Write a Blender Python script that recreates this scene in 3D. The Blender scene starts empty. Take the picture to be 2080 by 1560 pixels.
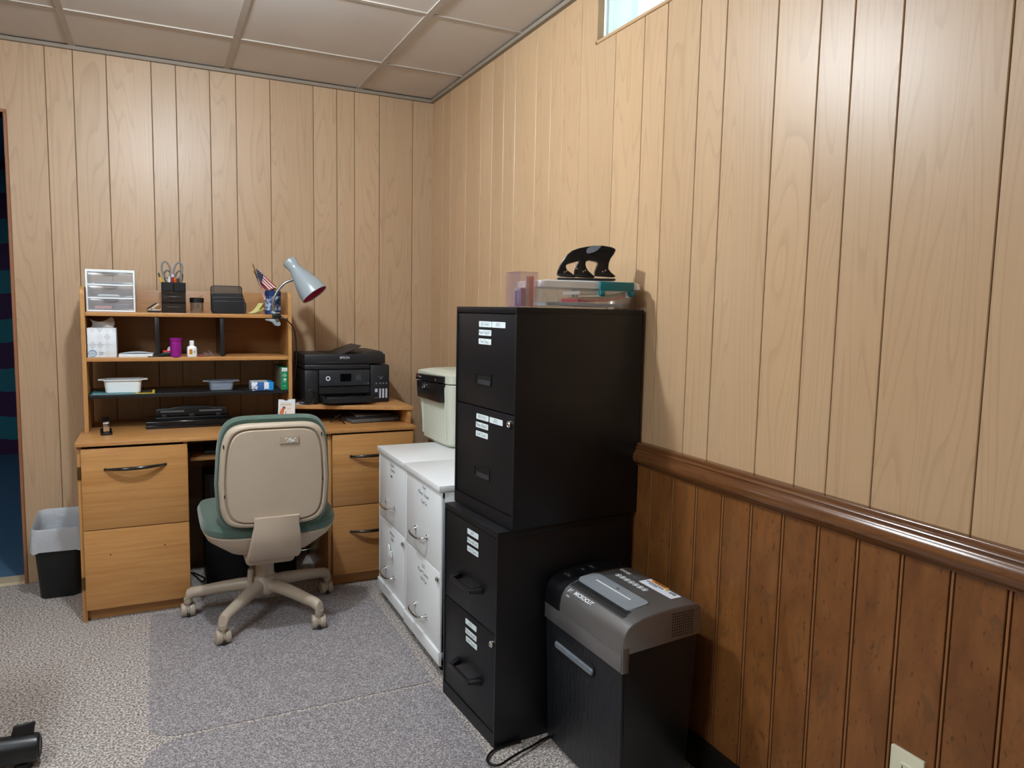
import bpy, bmesh, math, random
from math import sin, cos, pi, radians
from mathutils import Vector, Matrix
random.seed(7)
C = bpy.context.scene.collection
LIGHT, FILL_PANEL, SKY, EXPO = 222.0, 6.5, .7, 1.98
XR, YB, ZC = 1.3105, 3.7025, 2.295        # right wall, back wall, ceiling

# ------------------------------------------------------------------ materials
def lin(c):
    if isinstance(c, str):
        c = tuple(int(c[i:i+2], 16) / 255 for i in (0, 2, 4))
    return tuple(x / 12.92 if x <= .04045 else ((x + .055) / 1.055) ** 2.4 for x in c) + (1,)

class NT:
    """thin helper over a node tree"""
    def __init__(s, name):
        s.m = bpy.data.materials.new(name); s.m.use_nodes = True
        s.t = s.m.node_tree; s.t.nodes.clear()
        s.out = s.n('ShaderNodeOutputMaterial')
    def n(s, typ, **kw):
        nd = s.t.nodes.new(typ)
        for k, v in kw.items():
            if k.startswith('i_'):
                nd.inputs[k[2:].replace('_', ' ')].default_value = v
            else:
                setattr(nd, k, v)
        return nd
    def l(s, a, b): s.t.links.new(a, b)
    def math(s, op, a, b=None, c=None):
        nd = s.n('ShaderNodeMath', operation=op)
        for i, v in enumerate((a, b, c)):
            if v is None: continue
            if isinstance(v, (int, float)): nd.inputs[i].default_value = v
            else: s.l(v, nd.inputs[i])
        return nd.outputs[0]
    def mix(s, f, a, b, blend='MIX'):
        nd = s.n('ShaderNodeMix', data_type='RGBA', blend_type=blend)
        for i, v in ((0, f), (6, a), (7, b)):
            if isinstance(v, (int, float)): nd.inputs[i].default_value = v
            elif isinstance(v, (str, tuple)): nd.inputs[i].default_value = lin(v)
            else: s.l(v, nd.inputs[i])
        return nd.outputs[2]
    def ramp(s, f, stops, interp='LINEAR'):
        nd = s.n('ShaderNodeValToRGB'); cr = nd.color_ramp; cr.interpolation = interp
        while len(cr.elements) < len(stops): cr.elements.new(.5)
        for e, (p, c) in zip(cr.elements, stops):
            e.position = p; e.color = lin(c) if not isinstance(c, (int, float)) else (c, c, c, 1)
        s.l(f, nd.inputs[0]); return nd.outputs[0]
    def coord(s, scale=(1, 1, 1), loc=(0, 0, 0)):
        tc = s.n('ShaderNodeTexCoord'); mp = s.n('ShaderNodeMapping')
        mp.inputs['Scale'].default_value = scale; mp.inputs['Location'].default_value = loc
        s.l(tc.outputs['Object'], mp.inputs[0]); return mp.outputs[0]
    def noise(s, vec, scale, detail=2, rough=.5, dist=0):
        nd = s.n('ShaderNodeTexNoise'); nd.inputs['Scale'].default_value = scale
        nd.inputs['Detail'].default_value = detail; nd.inputs['Roughness'].default_value = rough
        nd.inputs['Distortion'].default_value = dist
        s.l(vec, nd.inputs['Vector']); return nd.outputs[0]
    def bsdf(s, col, rough=.5, metal=0, spec=.5, bump=None, bstr=.2, bdist=.002, **kw):
        b = s.n('ShaderNodeBsdfPrincipled')
        for k, v in (('Base Color', col), ('Roughness', rough), ('Metallic', metal), ('Specular IOR Level', spec)):
            if isinstance(v, (int, float)): b.inputs[k].default_value = v
            elif isinstance(v, (str, tuple)): b.inputs[k].default_value = lin(v)
            else: s.l(v, b.inputs[k])
        for k, v in kw.items():
            k = k.replace('_', ' ')
            if isinstance(v, str): v = lin(v)
            b.inputs[k].default_value = v
        if bump is not None:
            bp = s.n('ShaderNodeBump'); bp.inputs['Strength'].default_value = bstr
            bp.inputs['Distance'].default_value = bdist
            s.l(bump, bp.inputs['Height']); s.l(bp.outputs[0], b.inputs['Normal'])
        s.l(b.outputs[0], s.out.inputs[0]); return b

def plain(name, col, rough=.5, metal=0, spec=.5, var=.06, vs=14, bump=0, bs=300, **kw):
    """one colour with a little procedural mottling, so nothing is perfectly flat"""
    t = NT(name); v = t.coord()
    f = t.noise(v, vs, 3)
    c = lin(col)
    dk = tuple(x * (1 - var * 1.6) for x in c[:3]); lt = tuple(min(1, x * (1 + var)) for x in c[:3])
    nd = t.n('ShaderNodeMix', data_type='RGBA'); t.l(f, nd.inputs[0])
    nd.inputs[6].default_value = dk + (1,); nd.inputs[7].default_value = lt + (1,)
    t.bsdf(nd.outputs[2], rough, metal, spec, bump=t.noise(v, bs, 2) if bump else None, bstr=bump, **kw)
    return t.m

def clear(name, tint, glossy=.12, rough=.08, haze=0., hazecol='ffffff'):
    """clear or milky plastic / glass: see-through with a soft reflection"""
    t = NT(name)
    tr = t.n('ShaderNodeBsdfTransparent'); tr.inputs[0].default_value = lin(tint)
    gl = t.n('ShaderNodeBsdfGlossy'); gl.inputs['Roughness'].default_value = rough
    df = t.n('ShaderNodeBsdfDiffuse'); 
    v = t.coord(); f = t.noise(v, 30, 2)
    t.l(t.mix(f, hazecol, hazecol), df.inputs[0])
    m1 = t.n('ShaderNodeMixShader'); m1.inputs[0].default_value = haze
    t.l(tr.outputs[0], m1.inputs[1]); t.l(df.outputs[0], m1.inputs[2])
    lw = t.n('ShaderNodeLayerWeight'); lw.inputs[0].default_value = .35
    fr = t.math('MULTIPLY_ADD', lw.outputs['Facing'], .35, glossy * .4)
    m2 = t.n('ShaderNodeMixShader'); t.l(fr, m2.inputs[0])
    t.l(m1.outputs[0], m2.inputs[1]); t.l(gl.outputs[0], m2.inputs[2])
    t.l(m2.outputs[0], t.out.inputs[0]); return t.m

def plank_wood(name, axis, c_lo, c_hi, c_line, gloss=.38):
    """pale maple panelling: growth rings as contour lines of stretched noise, another pattern on each plank"""
    t = NT(name)
    geo = t.n('ShaderNodeNewGeometry'); rnd = geo.outputs['Random Per Island']
    tc = t.n('ShaderNodeTexCoord'); sep = t.n('ShaderNodeSeparateXYZ'); t.l(tc.outputs['Object'], sep.inputs[0])
    u = sep.outputs[axis]; z = sep.outputs[2]
    off = t.math('MULTIPLY', rnd, 57.3)
    cb = t.n('ShaderNodeCombineXYZ')
    t.l(t.math('ADD', t.math('MULTIPLY', u, 8.5), off), cb.inputs[0])
    t.l(t.math('MULTIPLY', z, .75), cb.inputs[1]); t.l(off, cb.inputs[2])
    n1 = t.noise(cb.outputs[0], 1.0, 1.5, .45, .5)
    ring = t.math('FRACT', t.math('MULTIPLY', n1, 17))
    line = t.ramp(ring, [(0, 0.), (.66, 0.), (.95, 1.), (1., 0.)])
    cb2 = t.n('ShaderNodeCombineXYZ')
    t.l(t.math('ADD', t.math('MULTIPLY', u, 150), off), cb2.inputs[0]); t.l(t.math('MULTIPLY', z, 3.5), cb2.inputs[1])
    fine = t.noise(cb2.outputs[0], 1.0, 3, .6)
    cb3 = t.n('ShaderNodeCombineXYZ')
    t.l(t.math('ADD', t.math('MULTIPLY', u, 3), off), cb3.inputs[0]); t.l(t.math('MULTIPLY', z, 1.2), cb3.inputs[1])
    big = t.noise(cb3.outputs[0], 1.0, 2)
    base = t.mix(big, c_lo, c_hi)
    base = t.mix(t.math('MULTIPLY', fine, .24), base, c_line)
    base = t.mix(t.math('MULTIPLY', line, .20), base, c_line)
    tone = t.math('MULTIPLY_ADD', rnd, .10, .95)
    mm = t.n('ShaderNodeMix', data_type='RGBA', blend_type='MULTIPLY'); mm.inputs[0].default_value = 1
    t.l(base, mm.inputs[6]); cc = t.n('ShaderNodeCombineColor')
    for i in range(3): t.l(tone, cc.inputs[i])
    t.l(cc.outputs[0], mm.inputs[7])
    t.bsdf(mm.outputs[2], gloss, 0, .5, bump=fine, bstr=.05, bdist=.001)
    return t.m

def grain(name, c_lo, c_hi, along='x', rough=.35, spec=.5, fs=1., var=1.):
    """stained wood or woodgrain laminate with the grain running along one axis"""
    t = NT(name)
    sc = {'x': (2.2, 60, 60), 'y': (60, 2.2, 60), 'z': (60, 60, 2.2)}[along]
    v = t.coord(tuple(q * fs for q in sc))
    f = t.noise(v, 1.0, 4, .6, .6)
    sc2 = {'x': (1.2, 9, 9), 'y': (9, 1.2, 9), 'z': (9, 9, 1.2)}[along]
    v2 = t.coord(tuple(q * fs for q in sc2), (3, 5, 2))
    g = t.noise(v2, 1.0, 2, .5, 1.5)
    ring = t.math('FRACT', t.math('MULTIPLY', g, 7))
    line = t.ramp(ring, [(0, 0.), (.7, .0), (.95, 1.), (1., 0.)])
    a = t.math('MULTIPLY_ADD', t.math('SUBTRACT', f, .5), 1.6 * var, .5)
    c = t.mix(a, c_lo, c_hi)
    c = t.mix(t.math('MULTIPLY', line, .30 * var), c, c_lo)
    t.bsdf(c, rough, 0, spec, bump=f, bstr=.04, bdist=.001)
    return t.m

def glow(name, col, strength):
    t = NT(name); v = t.coord()
    e = t.n('ShaderNodeEmission'); e.inputs[1].default_value = strength
    t.l(t.mix(t.noise(v, 3, 1), col, col), e.inputs[0]); t.l(e.outputs[0], t.out.inputs[0]); return t.m

# ------------------------------------------------------------------ mesh builder
class MB:
    def __init__(s): s.bm = bmesh.new(); s.mi = 0
    def _mark(s, faces):
        for f in faces: f.material_index = s.mi; f.smooth = True
    def _new(s, verts, faces, bv=0, seg=2, ang=.45):
        vs = [s.bm.verts.new(v) for v in verts]
        fs = []
        for f in faces:
            try: fs.append(s.bm.faces.new([vs[i] for i in f]))
            except ValueError: pass
        s._mark(fs)
        if bv > 0:
            es = set(e for f in fs for e in f.edges)
            for f in fs: f.normal_update()
            es = [e for e in es if len(e.link_faces) == 2 and e.calc_face_angle(0) > ang]
            r = bmesh.ops.bevel(s.bm, geom=es, offset=bv, segments=seg, profile=.5, affect='EDGES', clamp_overlap=True)
            s._mark(r['faces'])
        return s
    def box(s, x0, x1, y0, y1, z0, z1, bv=0, seg=2):
        return s._new([(x0,y0,z0),(x1,y0,z0),(x1,y1,z0),(x0,y1,z0),(x0,y0,z1),(x1,y0,z1),(x1,y1,z1),(x0,y1,z1)],
                      [(0,3,2,1),(4,5,6,7),(0,1,5,4),(1,2,6,5),(2,3,7,6),(3,0,4,7)], bv, seg)
    def hexa(s, bot, top, bv=0, seg=2):
        return s._new(list(bot) + list(top), [(0,3,2,1),(4,5,6,7),(0,1,5,4),(1,2,6,5),(2,3,7,6),(3,0,4,7)], bv, seg)
    def prism(s, poly, axis, a, b, bv=0, seg=2):
        def P(p, c):
            return {'x': (c, p[0], p[1]), 'y': (p[0], c, p[1]), 'z': (p[0], p[1], c)}[axis]
        n = len(poly)
        vs = [P(p, a) for p in poly] + [P(p, b) for p in poly]
        fs = [tuple(range(n))[::-1], tuple(range(n, 2 * n))] + [(i, (i+1) % n, n + (i+1) % n, n + i) for i in range(n)]
        s._new(vs, fs, bv, seg)
        return s
    def loft(s, rings, cap0=True, cap1=True, closed=True):
        n = len(rings[0]); vs = [tuple(p) for r in rings for p in r]; fs = []
        for k in range(len(rings) - 1):
            for i in range(n if closed else n - 1):
                j = (i + 1) % n
                fs.append((k*n+i, k*n+j, (k+1)*n+j, (k+1)*n+i))
        if cap0: fs.append(tuple(range(n))[::-1])
        if cap1: fs.append(tuple(range((len(rings)-1)*n, len(rings)*n)))
        return s._new(vs, fs)
    def lathe(s, prof, c=(0, 0, 0), n=32, axis=(0, 0, 1), cap=True):
        ax = Vector(axis).normalized(); q = Vector((0, 0, 1)).rotation_difference(ax)
        c = Vector(c)
        rings = [[c + q @ Vector((r*cos(2*pi*i/n), r*sin(2*pi*i/n), z)) for i in range(n)] for r, z in prof]
        return s.loft(rings, cap, cap)
    def cyl(s, p0, p1, r0, r1=None, n=20):
        p0, p1 = Vector(p0), Vector(p1)
        return s.lathe([(r0, 0), (r0 if r1 is None else r1, (p1-p0).length)], p0, n, p1 - p0)
    def tube(s, pts, r, n=10, closed=False, flat=1.):
        pts = [Vector(p) for p in pts]; m = len(pts)
        T = []
        for i in range(m):
            a = pts[(i-1) % m] if (closed or i > 0) else pts[0]
            b = pts[(i+1) % m] if (closed or i < m-1) else pts[-1]
            T.append((b - a).normalized())
        up = Vector((0, 0, 1)) if abs(T[0].z) < .9 else Vector((1, 0, 0))
        N = (up - T[0] * up.dot(T[0])).normalized(); rings = []
        for i in range(m):
            N = (N - T[i] * N.dot(T[i])).normalized(); B = T[i].cross(N)
            rr = r[i] if isinstance(r, (list, tuple)) else r
            rings.append([pts[i] + (N * cos(2*pi*k/n) * flat + B * sin(2*pi*k/n)) * rr for k in range(n)])
        if closed: rings.append(rings[0]); return s.loft(rings, False, False)
        return s.loft(rings)
    def ball(s, c, rx, ry=None, rz=None, n=16):
        ry = ry or rx; rz = rz or rx
        rings = []
        for k in range(1, n):
            a = pi * k / n
            rings.append([(c[0] + rx*sin(a)*cos(2*pi*i/n), c[1] + ry*sin(a)*sin(2*pi*i/n), c[2] - rz*cos(a)) for i in range(n)])
        return s.loft(rings)
    def quad(s, *p): return s._new(p, [tuple(range(len(p)))])
    def sheet(s, fn, nu, nv, th=0):
        vs = [fn(i/nu, j/nv) for j in range(nv+1) for i in range(nu+1)]
        fs = [(j*(nu+1)+i, j*(nu+1)+i+1, (j+1)*(nu+1)+i+1, (j+1)*(nu+1)+i) for j in range(nv) for i in range(nu)]
        s._new(vs, fs); return s
    def build(s, name, mat, parent=None, loc=(0, 0, 0), rot=(0, 0, 0), sharp=35, label=None, weld=True, fixn=True):
        if weld: bmesh.ops.remove_doubles(s.bm, verts=s.bm.verts, dist=1e-6)
        if fixn: bmesh.ops.recalc_face_normals(s.bm, faces=s.bm.faces)
        me = bpy.data.meshes.new(name); s.bm.to_mesh(me); s.bm.free()
        try: me.set_sharp_from_angle(angle=radians(sharp))
        except Exception: pass
        for m in (mat if isinstance(mat, (list, tuple)) else [mat]): me.materials.append(m)
        o = bpy.data.objects.new(name, me); C.objects.link(o)
        o.location = loc; o.rotation_euler = rot
        if parent: o.parent = parent
        if label: o['label'] = label
        return o

def thing(name, label, cat, loc=(0, 0, 0), rotz=0, group=None, rot=None):
    o = bpy.data.objects.new(name, None); C.objects.link(o); o.empty_display_size = .05
    o.location = loc; o.rotation_euler = rot or (0, 0, radians(rotz)); o['label'] = label; o['category'] = cat
    if group: o['group'] = group
    return o
def tag(o, label, cat, group=None):
    o['label'] = label; o['category'] = cat
    if group: o['group'] = group
    return o
def struct(o): o['kind'] = 'structure'; return o

def text(name, s, size, mat, parent, o, u, v, align='CENTER', shear=0, bold=0, sx=1., depth=.0003, label=None, wob=0):
    """lettering as a mesh lying at o, reading along u, upright along v"""
    cu = bpy.data.curves.new('lettering', 'FONT'); cu.body = s; cu.size = size; cu.align_x = align; cu.align_y = 'CENTER'
    cu.shear = shear; cu.offset = bold; cu.extrude = depth; cu.space_line = .9
    tmp = bpy.data.objects.new('lettering', cu); C.objects.link(tmp)
    dg = bpy.context.evaluated_depsgraph_get(); dg.update()
    me = bpy.data.meshes.new_from_object(tmp.evaluated_get(dg)); me.name = name
    bpy.data.objects.remove(tmp); bpy.data.curves.remove(cu)
    me.materials.clear(); me.materials.append(mat)
    if wob:                                   # unsteady hand
        q = random.uniform(0, 6)
        for p in me.vertices:
            x, y = p.co.x / size, p.co.y / size
            p.co.y += size * wob * (.8*sin(2.3*x + q) + .5*sin(5.1*x + 2*q)); p.co.x += size * wob * (.6*sin(4*y + 3*x + q) + .3*y*sin(1.7*x + q))
    u = Vector(u).normalized(); v = Vector(v).normalized(); w = u.cross(v)
    M = Matrix(((u.x*sx, v.x, w.x, o[0]), (u.y*sx, v.y, w.y, o[1]), (u.z*sx, v.z, w.z, o[2]), (0, 0, 0, 1)))
    me.transform(M)
    ob = bpy.data.objects.new(name, me); C.objects.link(ob)
    if parent: ob.parent = parent
    if label: ob['label'] = label
    return ob

def rrect(w, h, r, n=5, cx=0, cy=0):
    """rounded rectangle outline, counter-clockwise"""
    out = []
    for sx, sy, a0 in ((1, 1, 0), (-1, 1, 90), (-1, -1, 180), (1, -1, 270)):
        for k in range(n + 1):
            a = radians(a0 + 90 * k / n)
            out.append((cx + sx*(w/2 - r) + r*cos(a), cy + sy*(h/2 - r) + r*sin(a)))
    return out
def smooth(pts, k=6):
    """Catmull-Rom through points"""
    P = [Vector(p) for p in pts]; P = [2*P[0]-P[1]] + P + [2*P[-1]-P[-2]]; out = []
    for i in range(1, len(P) - 2):
        for j in range(k):
            t = j / k; a, b, c, d = P[i-1:i+3]
            out.append(.5 * ((2*b) + (c-a)*t + (2*a-5*b+4*c-d)*t*t + (3*b-a-3*c+d)*t**3))
    out.append(P[-2]); return out

# shared materials
M_white = plain('white_enamel', 'e6e9ea', .32, var=.015)
M_whiteplastic = plain('white_plastic', 'e9eef0', .4, var=.02)
M_black = plain('black_enamel', '0d0e13', .42, spec=.4, var=.05, bump=.06, bs=600)
M_blackplastic = plain('black_plastic', '0d0e11', .35, var=.05, bump=.03)
M_darkgrey = plain('charcoal_plastic', '2b2d31', .45, var=.05)
M_chrome = plain('chrome', 'd9d9d9', .14, metal=1, var=.03)
M_steel = plain('brushed_steel', 'a9abad', .3, metal=1, var=.05)
M_ink = plain('black_ink', '1c2024', .7, var=.1)
M_whiteink = plain('white_print', 'e8ecee', .6, var=.02)
M_paper = plain('paper', 'e9ecec', .7, var=.02)
# ------------------------------------------------------------------ the room
M_wallB = plank_wood('maple_panel_back', 0, (.725, .605, .475), (.775, .665, .54), (.50, .385, .27), .40)
M_wallR = plank_wood('maple_panel_right', 1, (.745, .61, .46), (.79, .675, .535), (.54, .42, .29), .39)
M_gap = plain('panel_groove', '5d4431', .8, var=.1)

def wall_planks(axis, cuts, a0, a1, z0, z1, face, holes=(), gap=.0024, inward=-1):
    """boards between the grooves of random-width panelling; holes = (a, b, z0, z1)"""
    mb = MB(); cuts = sorted(c for c in cuts if a0 < c < a1); ed = [a0] + cuts + [a1]
    def board(p, q, zz0, zz1):
        if q - p < .002 or zz1 - zz0 < .002: return
        if axis == 'x': mb.box(p, q, face, face + .008, zz0, zz1, .0014, 1)
        else: mb.box(face, face + .008, p, q, zz0, zz1, .0014, 1)
    for p, q in zip(ed, ed[1:]):
        p += gap / 2; q -= gap / 2
        segs = [(p, q, z0, z1)]
        for (ha, hb, hz0, hz1) in holes:
            nxt = []
            for (s0, s1, t0, t1) in segs:
                if s1 <= ha or s0 >= hb or t1 <= hz0 or t0 >= hz1: nxt.append((s0, s1, t0, t1)); continue
                if s0 < hb < s1 or s0 < ha < s1:          # an L-shaped board beside the opening
                    if hz0 <= t0: L6 = [(hb, t0), (s1, t0), (s1, t1), (s0, t1), (s0, hz1), (hb, hz1)] if s0 < hb < s1 else [(s0, t0), (ha, t0), (ha, hz1), (s1, hz1), (s1, t1), (s0, t1)]
                    else: L6 = [(s0, t0), (s1, t0), (s1, t1), (hb, t1), (hb, hz0), (s0, hz0)] if s0 < hb < s1 else [(s0, t0), (s1, t0), (s1, hz0), (ha, hz0), (ha, t1), (s0, t1)]
                    if axis == 'x': mb.prism(L6, 'y', face, face + .008, .0014, 1)
                    else: mb.prism(L6, 'x', face, face + .008, .0014, 1)
                    continue
                if hz0 > t0: nxt.append((s0, s1, t0, hz0))
                if hz1 < t1: nxt.append((s0, s1, hz1, t1))
            segs = nxt
        for s in segs: board(*s)
    return mb
XL, YF = -2.35, -1.75
backcuts = [-.395, -.294, -.17, .003, .101, .241, .352, .503, .702, .815, .902, 1.028, 1.202]
backcuts += [-1.4, -1.53, -1.64, -1.78, -1.9, -2.05, -2.2] + [-1.23, -1.02, -.87, -.72]
DO = (-1.36, -.535, 1.995)                      # doorway in the back wall
o = wall_planks('x', backcuts, XL, XR + .02, 0, ZC, YB, [(DO[0], DO[1], -1, DO[2])]).build('wall_back', M_wallB); struct(o)
mb = MB(); mb.box(XL, DO[0], YB + .0032, YB + .11, 0, ZC + .1); mb.box(DO[1], XR + .12, YB + .0032, YB + .11, 0, ZC + .1); mb.box(DO[0], DO[1], YB + .0032, YB + .11, DO[2], ZC + .1)
mb.build('wall_core', M_gap, o)
rc = [3.55, 3.44, 3.241, 3.071, 2.948, 2.834, 2.725, 2.544, 2.428, 2.339, 2.221, 2.011, 1.859, 1.749, 1.607, 1.506, 1.332, 1.207, 1.119, 1.006, .798]
rc += [c - 1.213 for c in rc if .8 < c < 2.02] + [c - 2.426 for c in rc if .7 < c < 2.02]
WN = (1.30, 2.127, 2.095, 2.285)                 # basement window in the right wall
o = wall_planks('y', rc, YF, YB + .001, .80, ZC, XR, [WN]).build('wall_right', M_wallR); struct(o)
mb = MB()
for a, b, z0, z1 in ((YF, YB + .1, -.05, WN[2]), (YF, WN[0], WN[2], ZC + .1), (WN[1], YB + .1, WN[2], ZC + .1), (WN[0], WN[1], WN[3], ZC + .1)):
    mb.box(XR + .0032, XR + .16, a, b, z0, z1)
mb.build('wall_core', M_gap, o)
# rustic wainscot below the chair rail
t = NT('rustic_wainscot'); geo = t.n('ShaderNodeNewGeometry'); rnd = geo.outputs['Random Per Island']
tc = t.n('ShaderNodeTexCoord'); ofs = t.n('ShaderNodeVectorMath', operation='MULTIPLY_ADD')
cbr = t.n('ShaderNodeCombineXYZ'); [t.l(rnd, cbr.inputs[i]) for i in range(3)]
ofs.inputs[1].default_value = (31, 17, 43); t.l(cbr.outputs[0], ofs.inputs[0]); t.l(tc.outputs['Object'], ofs.inputs[2])
def mapped(s):
    m = t.n('ShaderNodeMapping'); m.inputs['Scale'].default_value = s; t.l(ofs.outputs[0], m.inputs[0]); return m.outputs[0]
n1 = t.noise(mapped((14, 14, 5)), 1, 4, .6, .8)
n2 = t.noise(mapped((90, 90, 9)), 1, 4, .65)
n3 = t.noise(mapped((26, 26, 13)), 1, 3, .55, 1.2)
n4 = t.noise(mapped((120, 120, 45)), 1, 2, .5)
n5 = t.noise(mapped((7, 7, 3.4)), 1, 2, .5, .6)
c = t.mix(t.ramp(n1, [(.3, 0.), (.7, 1.)]), (.40, .245, .11), (.55, .36, .185))
c = t.mix(t.math('MULTIPLY', n2, .55), c, '6a3c18')
c = t.mix(t.ramp(n3, [(0, 0.), (.60, 0.), (.69, .6), (1, .8)]), c, '5c4025')
c = t.mix(t.ramp(n4, [(0, 0.), (.645, 0.), (.70, .7), (1, .8)]), c, '40270f')
c = t.mix(t.ramp(n5, [(0, .35), (.36, 0.), (1, 0.)]), c, '5a5038')
t.bsdf(c, .42, 0, .45, bump=n2, bstr=.12, bdist=.001)
M_wains = t.m
M_wgroove = plain('wainscot_groove', '1d0d08', .7, var=.1)
ys = [1.7275 - .1013 * k + .0 for k in range(-20, 36)]
mb = MB(); ed = sorted(ys)
for p, q in zip(ed, ed[1:]):
    mb.box(XR - .012, XR + .002, p + .0056, q - .0056, 0, .80, .0012, 1)
o2 = mb.build('wainscot', M_wains, o)
mb = MB()
for p in ed: mb.box(XR - .0118, XR + .002, p - .0027, p + .0027, 0, .80, .0015, 2)
mb.build('wainscot_bead', plain('wainscot_bead_wood', (.53, .35, .20), .4), o)
MB().box(XR - .001, XR + .0075, YF, YB, 0, .80).build('wainscot_backing', M_wgroove, o)
# chair rail
prof = [(0, .772), (.010, .772), (.012, .777), (.018, .780), (.026, .787), (.0285, .797), (.0265, .808), (.021, .817), (.0165, .821), (.0165, .824),
        (.0185, .827), (.0165, .831), (.0125, .833), (.0135, .837), (.0105, .8415), (0, .8425)]
mb = MB(); mb.prism([(XR - .006 - a, z) for a, z in prof][::-1] + [(XR + .008, .772), (XR + .008, .8425)][::1], 'y', YF, YB)
o = mb.build('trim_1', grain('walnut_rail', (.30, .18, .095), (.49, .32, .19), 'y', .17, .7, 1.4), sharp=50); struct(o)
o['label'] = 'glossy dark walnut chair rail between pale panelling and rustic wainscot'
o = MB().box(XR - .024, XR - .0118, YF, YB - .002, 0, .092, .003).build('baseboard_right', plain('black_vinyl_base', '14110f', .45)); struct(o)
# ceiling: suspended tiles in a 2 ft grid
t = NT('ceiling_tile'); v = t.coord()
f = t.noise(v, 4, 2); g = t.noise(v, 420, 2, .6)
t.bsdf(t.mix(f, 'cfc8c1', 'd8d1c9'), .9, 0, .2, bump=g, bstr=.25, bdist=.002)
M_tile = t.m
gx = [.925 + .6096 * k for k in range(-6, 2)]; gy = [3.272 - .6096 * k for k in range(-1, 10)]
LX, LY = (-.2945, .3155), (1.443, 2.662)         # grid cells that size the added fill panel
mb = MB(); bx = [XL] + [a for a in sorted(gx) if XL < a < XR] + [XR]; by = [YF] + [a for a in sorted(gy) if YF < a < YB] + [YB]
for a, b in zip(bx, bx[1:]):
    for c, d in zip(by, by[1:]):
        dz = random.uniform(-.0008, .0015)
        mb.box(a + .004, b - .004, c + .004, d - .004, ZC + .005 + dz, ZC + .02 + dz)
o = mb.build('ceiling', M_tile); struct(o)
mb = MB()
for a in gx:
    if XL < a < XR: mb.box(a - .012, a + .012, YF, YB, ZC + .0005, ZC + .006)
for c in gy:
    if YF < c < YB: mb.box(XL, XR, c - .010, c + .010, ZC + .0012, ZC + .006)
M_grid = plain('grid_paint', 'b5aba0', .55)
mb.build('ceiling_grid', M_grid, o)
MB().box(XL - .1, XR + .12, YF - .1, YB + .1, ZC + .022, ZC + .08).build('ceiling_deck', M_gap, o)
o = MB().box(XL, XR, YB - .018, YB, ZC - .014, ZC + .0003).box(XR - .018, XR, YF, YB - .018, ZC - .014, ZC + .0003).build('trim_2', plain('wall_angle_paint', '8d8273', .6)); struct(o)
# floor: speckled loop carpet
t = NT('speckled_carpet'); v = t.coord()
def speckle(t, v, stops, fine=155):
    a = t.noise(v, fine, 2, .65); b = t.noise(v, 85, 3, .7)
    m = t.math('ADD', t.math('MULTIPLY', a, .82), t.math('MULTIPLY', b, .18))
    return m, t.ramp(m, stops)
d = t.noise(v, 2.2, 2)
m, c = speckle(t, v, [(.39, (.36, .335, .315)), (.46, (.55, .515, .49)), (.52, (.675, .64, .61)), (.58, (.84, .81, .785))])
c = t.mix(t.math('MULTIPLY', d, .25), c, '9a8f88')
t.bsdf(c, .95, 0, .1, bump=m, bstr=.7, bdist=.006)
o = MB().box(XL - .1, XR + .1, YF - .1, YB + .0, -.06, 0).build('floor', t.m); struct(o)
# unseen sides of the room
o = wall_planks('y', [YF + .2 + .145 * k for k in range(40)], YF, YB, 0, ZC, XL - .008).build('wall_left', M_wallR); struct(o)
MB().box(XL - .1, XL - .0075, YF - .1, YB + .1, -.05, ZC + .1).build('wall_core', M_gap, o)
o = wall_planks('x', [XL + .2 + .145 * k for k in range(40)], XL, XR, 0, ZC, YF - .008).build('wall_front', M_wallB); struct(o)
MB().box(XL - .1, XR + .12, YF - .1, YF - .0075, -.05, ZC + .1).build('wall_core', M_gap, o)
# doorway: thin reddish jamb, threshold, and the next room
M_jamb = grain('jamb_wood', (.50, .31, .20), (.64, .44, .31), 'z', .45, .4, 1.2)
mb = MB(); mb.box(DO[1] - .013, DO[1] + .0, YB - .005, YB + .115, 0, DO[2], .002, 1); mb.box(DO[0], DO[0] + .013, YB - .005, YB + .115, 0, DO[2], .002, 1)
mb.box(DO[0], DO[1], YB - .005, YB + .115, DO[2], DO[2] + .013, .002, 1)
o = mb.build('door_1', M_jamb); struct(o)
o = MB().prism([(YB + .0, 0), (YB + .01, .009), (YB + .05, .012), (YB + .10, .009), (YB + .11, 0)], 'x', DO[0], DO[1]).build('trim_3', plain('threshold_metal', 'b9a98c', .45)); struct(o)
t = NT('blue_carpet'); v = t.coord()
t.bsdf(t.mix(t.noise(v, 260, 2, .7), '27435e', '5e7d98'), .95, 0, .1, bump=t.noise(v, 260, 2), bstr=.5, bdist=.005)
o = MB().box(-3.4, .6, YB + .0005, 7.1, -.06, -.001).build('floor_hall', t.m); struct(o)
# striped far wall
t = NT('striped_paint'); tc = t.n('ShaderNodeTexCoord'); sep = t.n('ShaderNodeSeparateXYZ'); t.l(tc.outputs['Object'], sep.inputs[0])
mp = t.n('ShaderNodeMapping'); mp.inputs['Scale'].default_value = (5, 1, 1); t.l(tc.outputs['Object'], mp.inputs[0])
w = t.math('MULTIPLY_ADD', t.noise(mp.outputs[0], 1.4, 1), .06, sep.outputs[2])
ph = t.math('FRACT', t.math('MULTIPLY', t.math('ADD', w, -.15), 1 / .388))
s_ = t.ramp(ph, [(0, 0.), (.47, 0.), (.475, 1.), (1, 1.)], 'CONSTANT')
t.bsdf(t.mix(s_, '2f7f8c', '4a2350'), .6, 0, .4)
mb = MB(); mb.box(-3.4, .6, 6.98, 7.08, 0, ZC + .06); o = mb.build('wall_hall', t.m); struct(o)
M_teal = plain('teal_paint', '1f5a70', .6)
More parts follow.
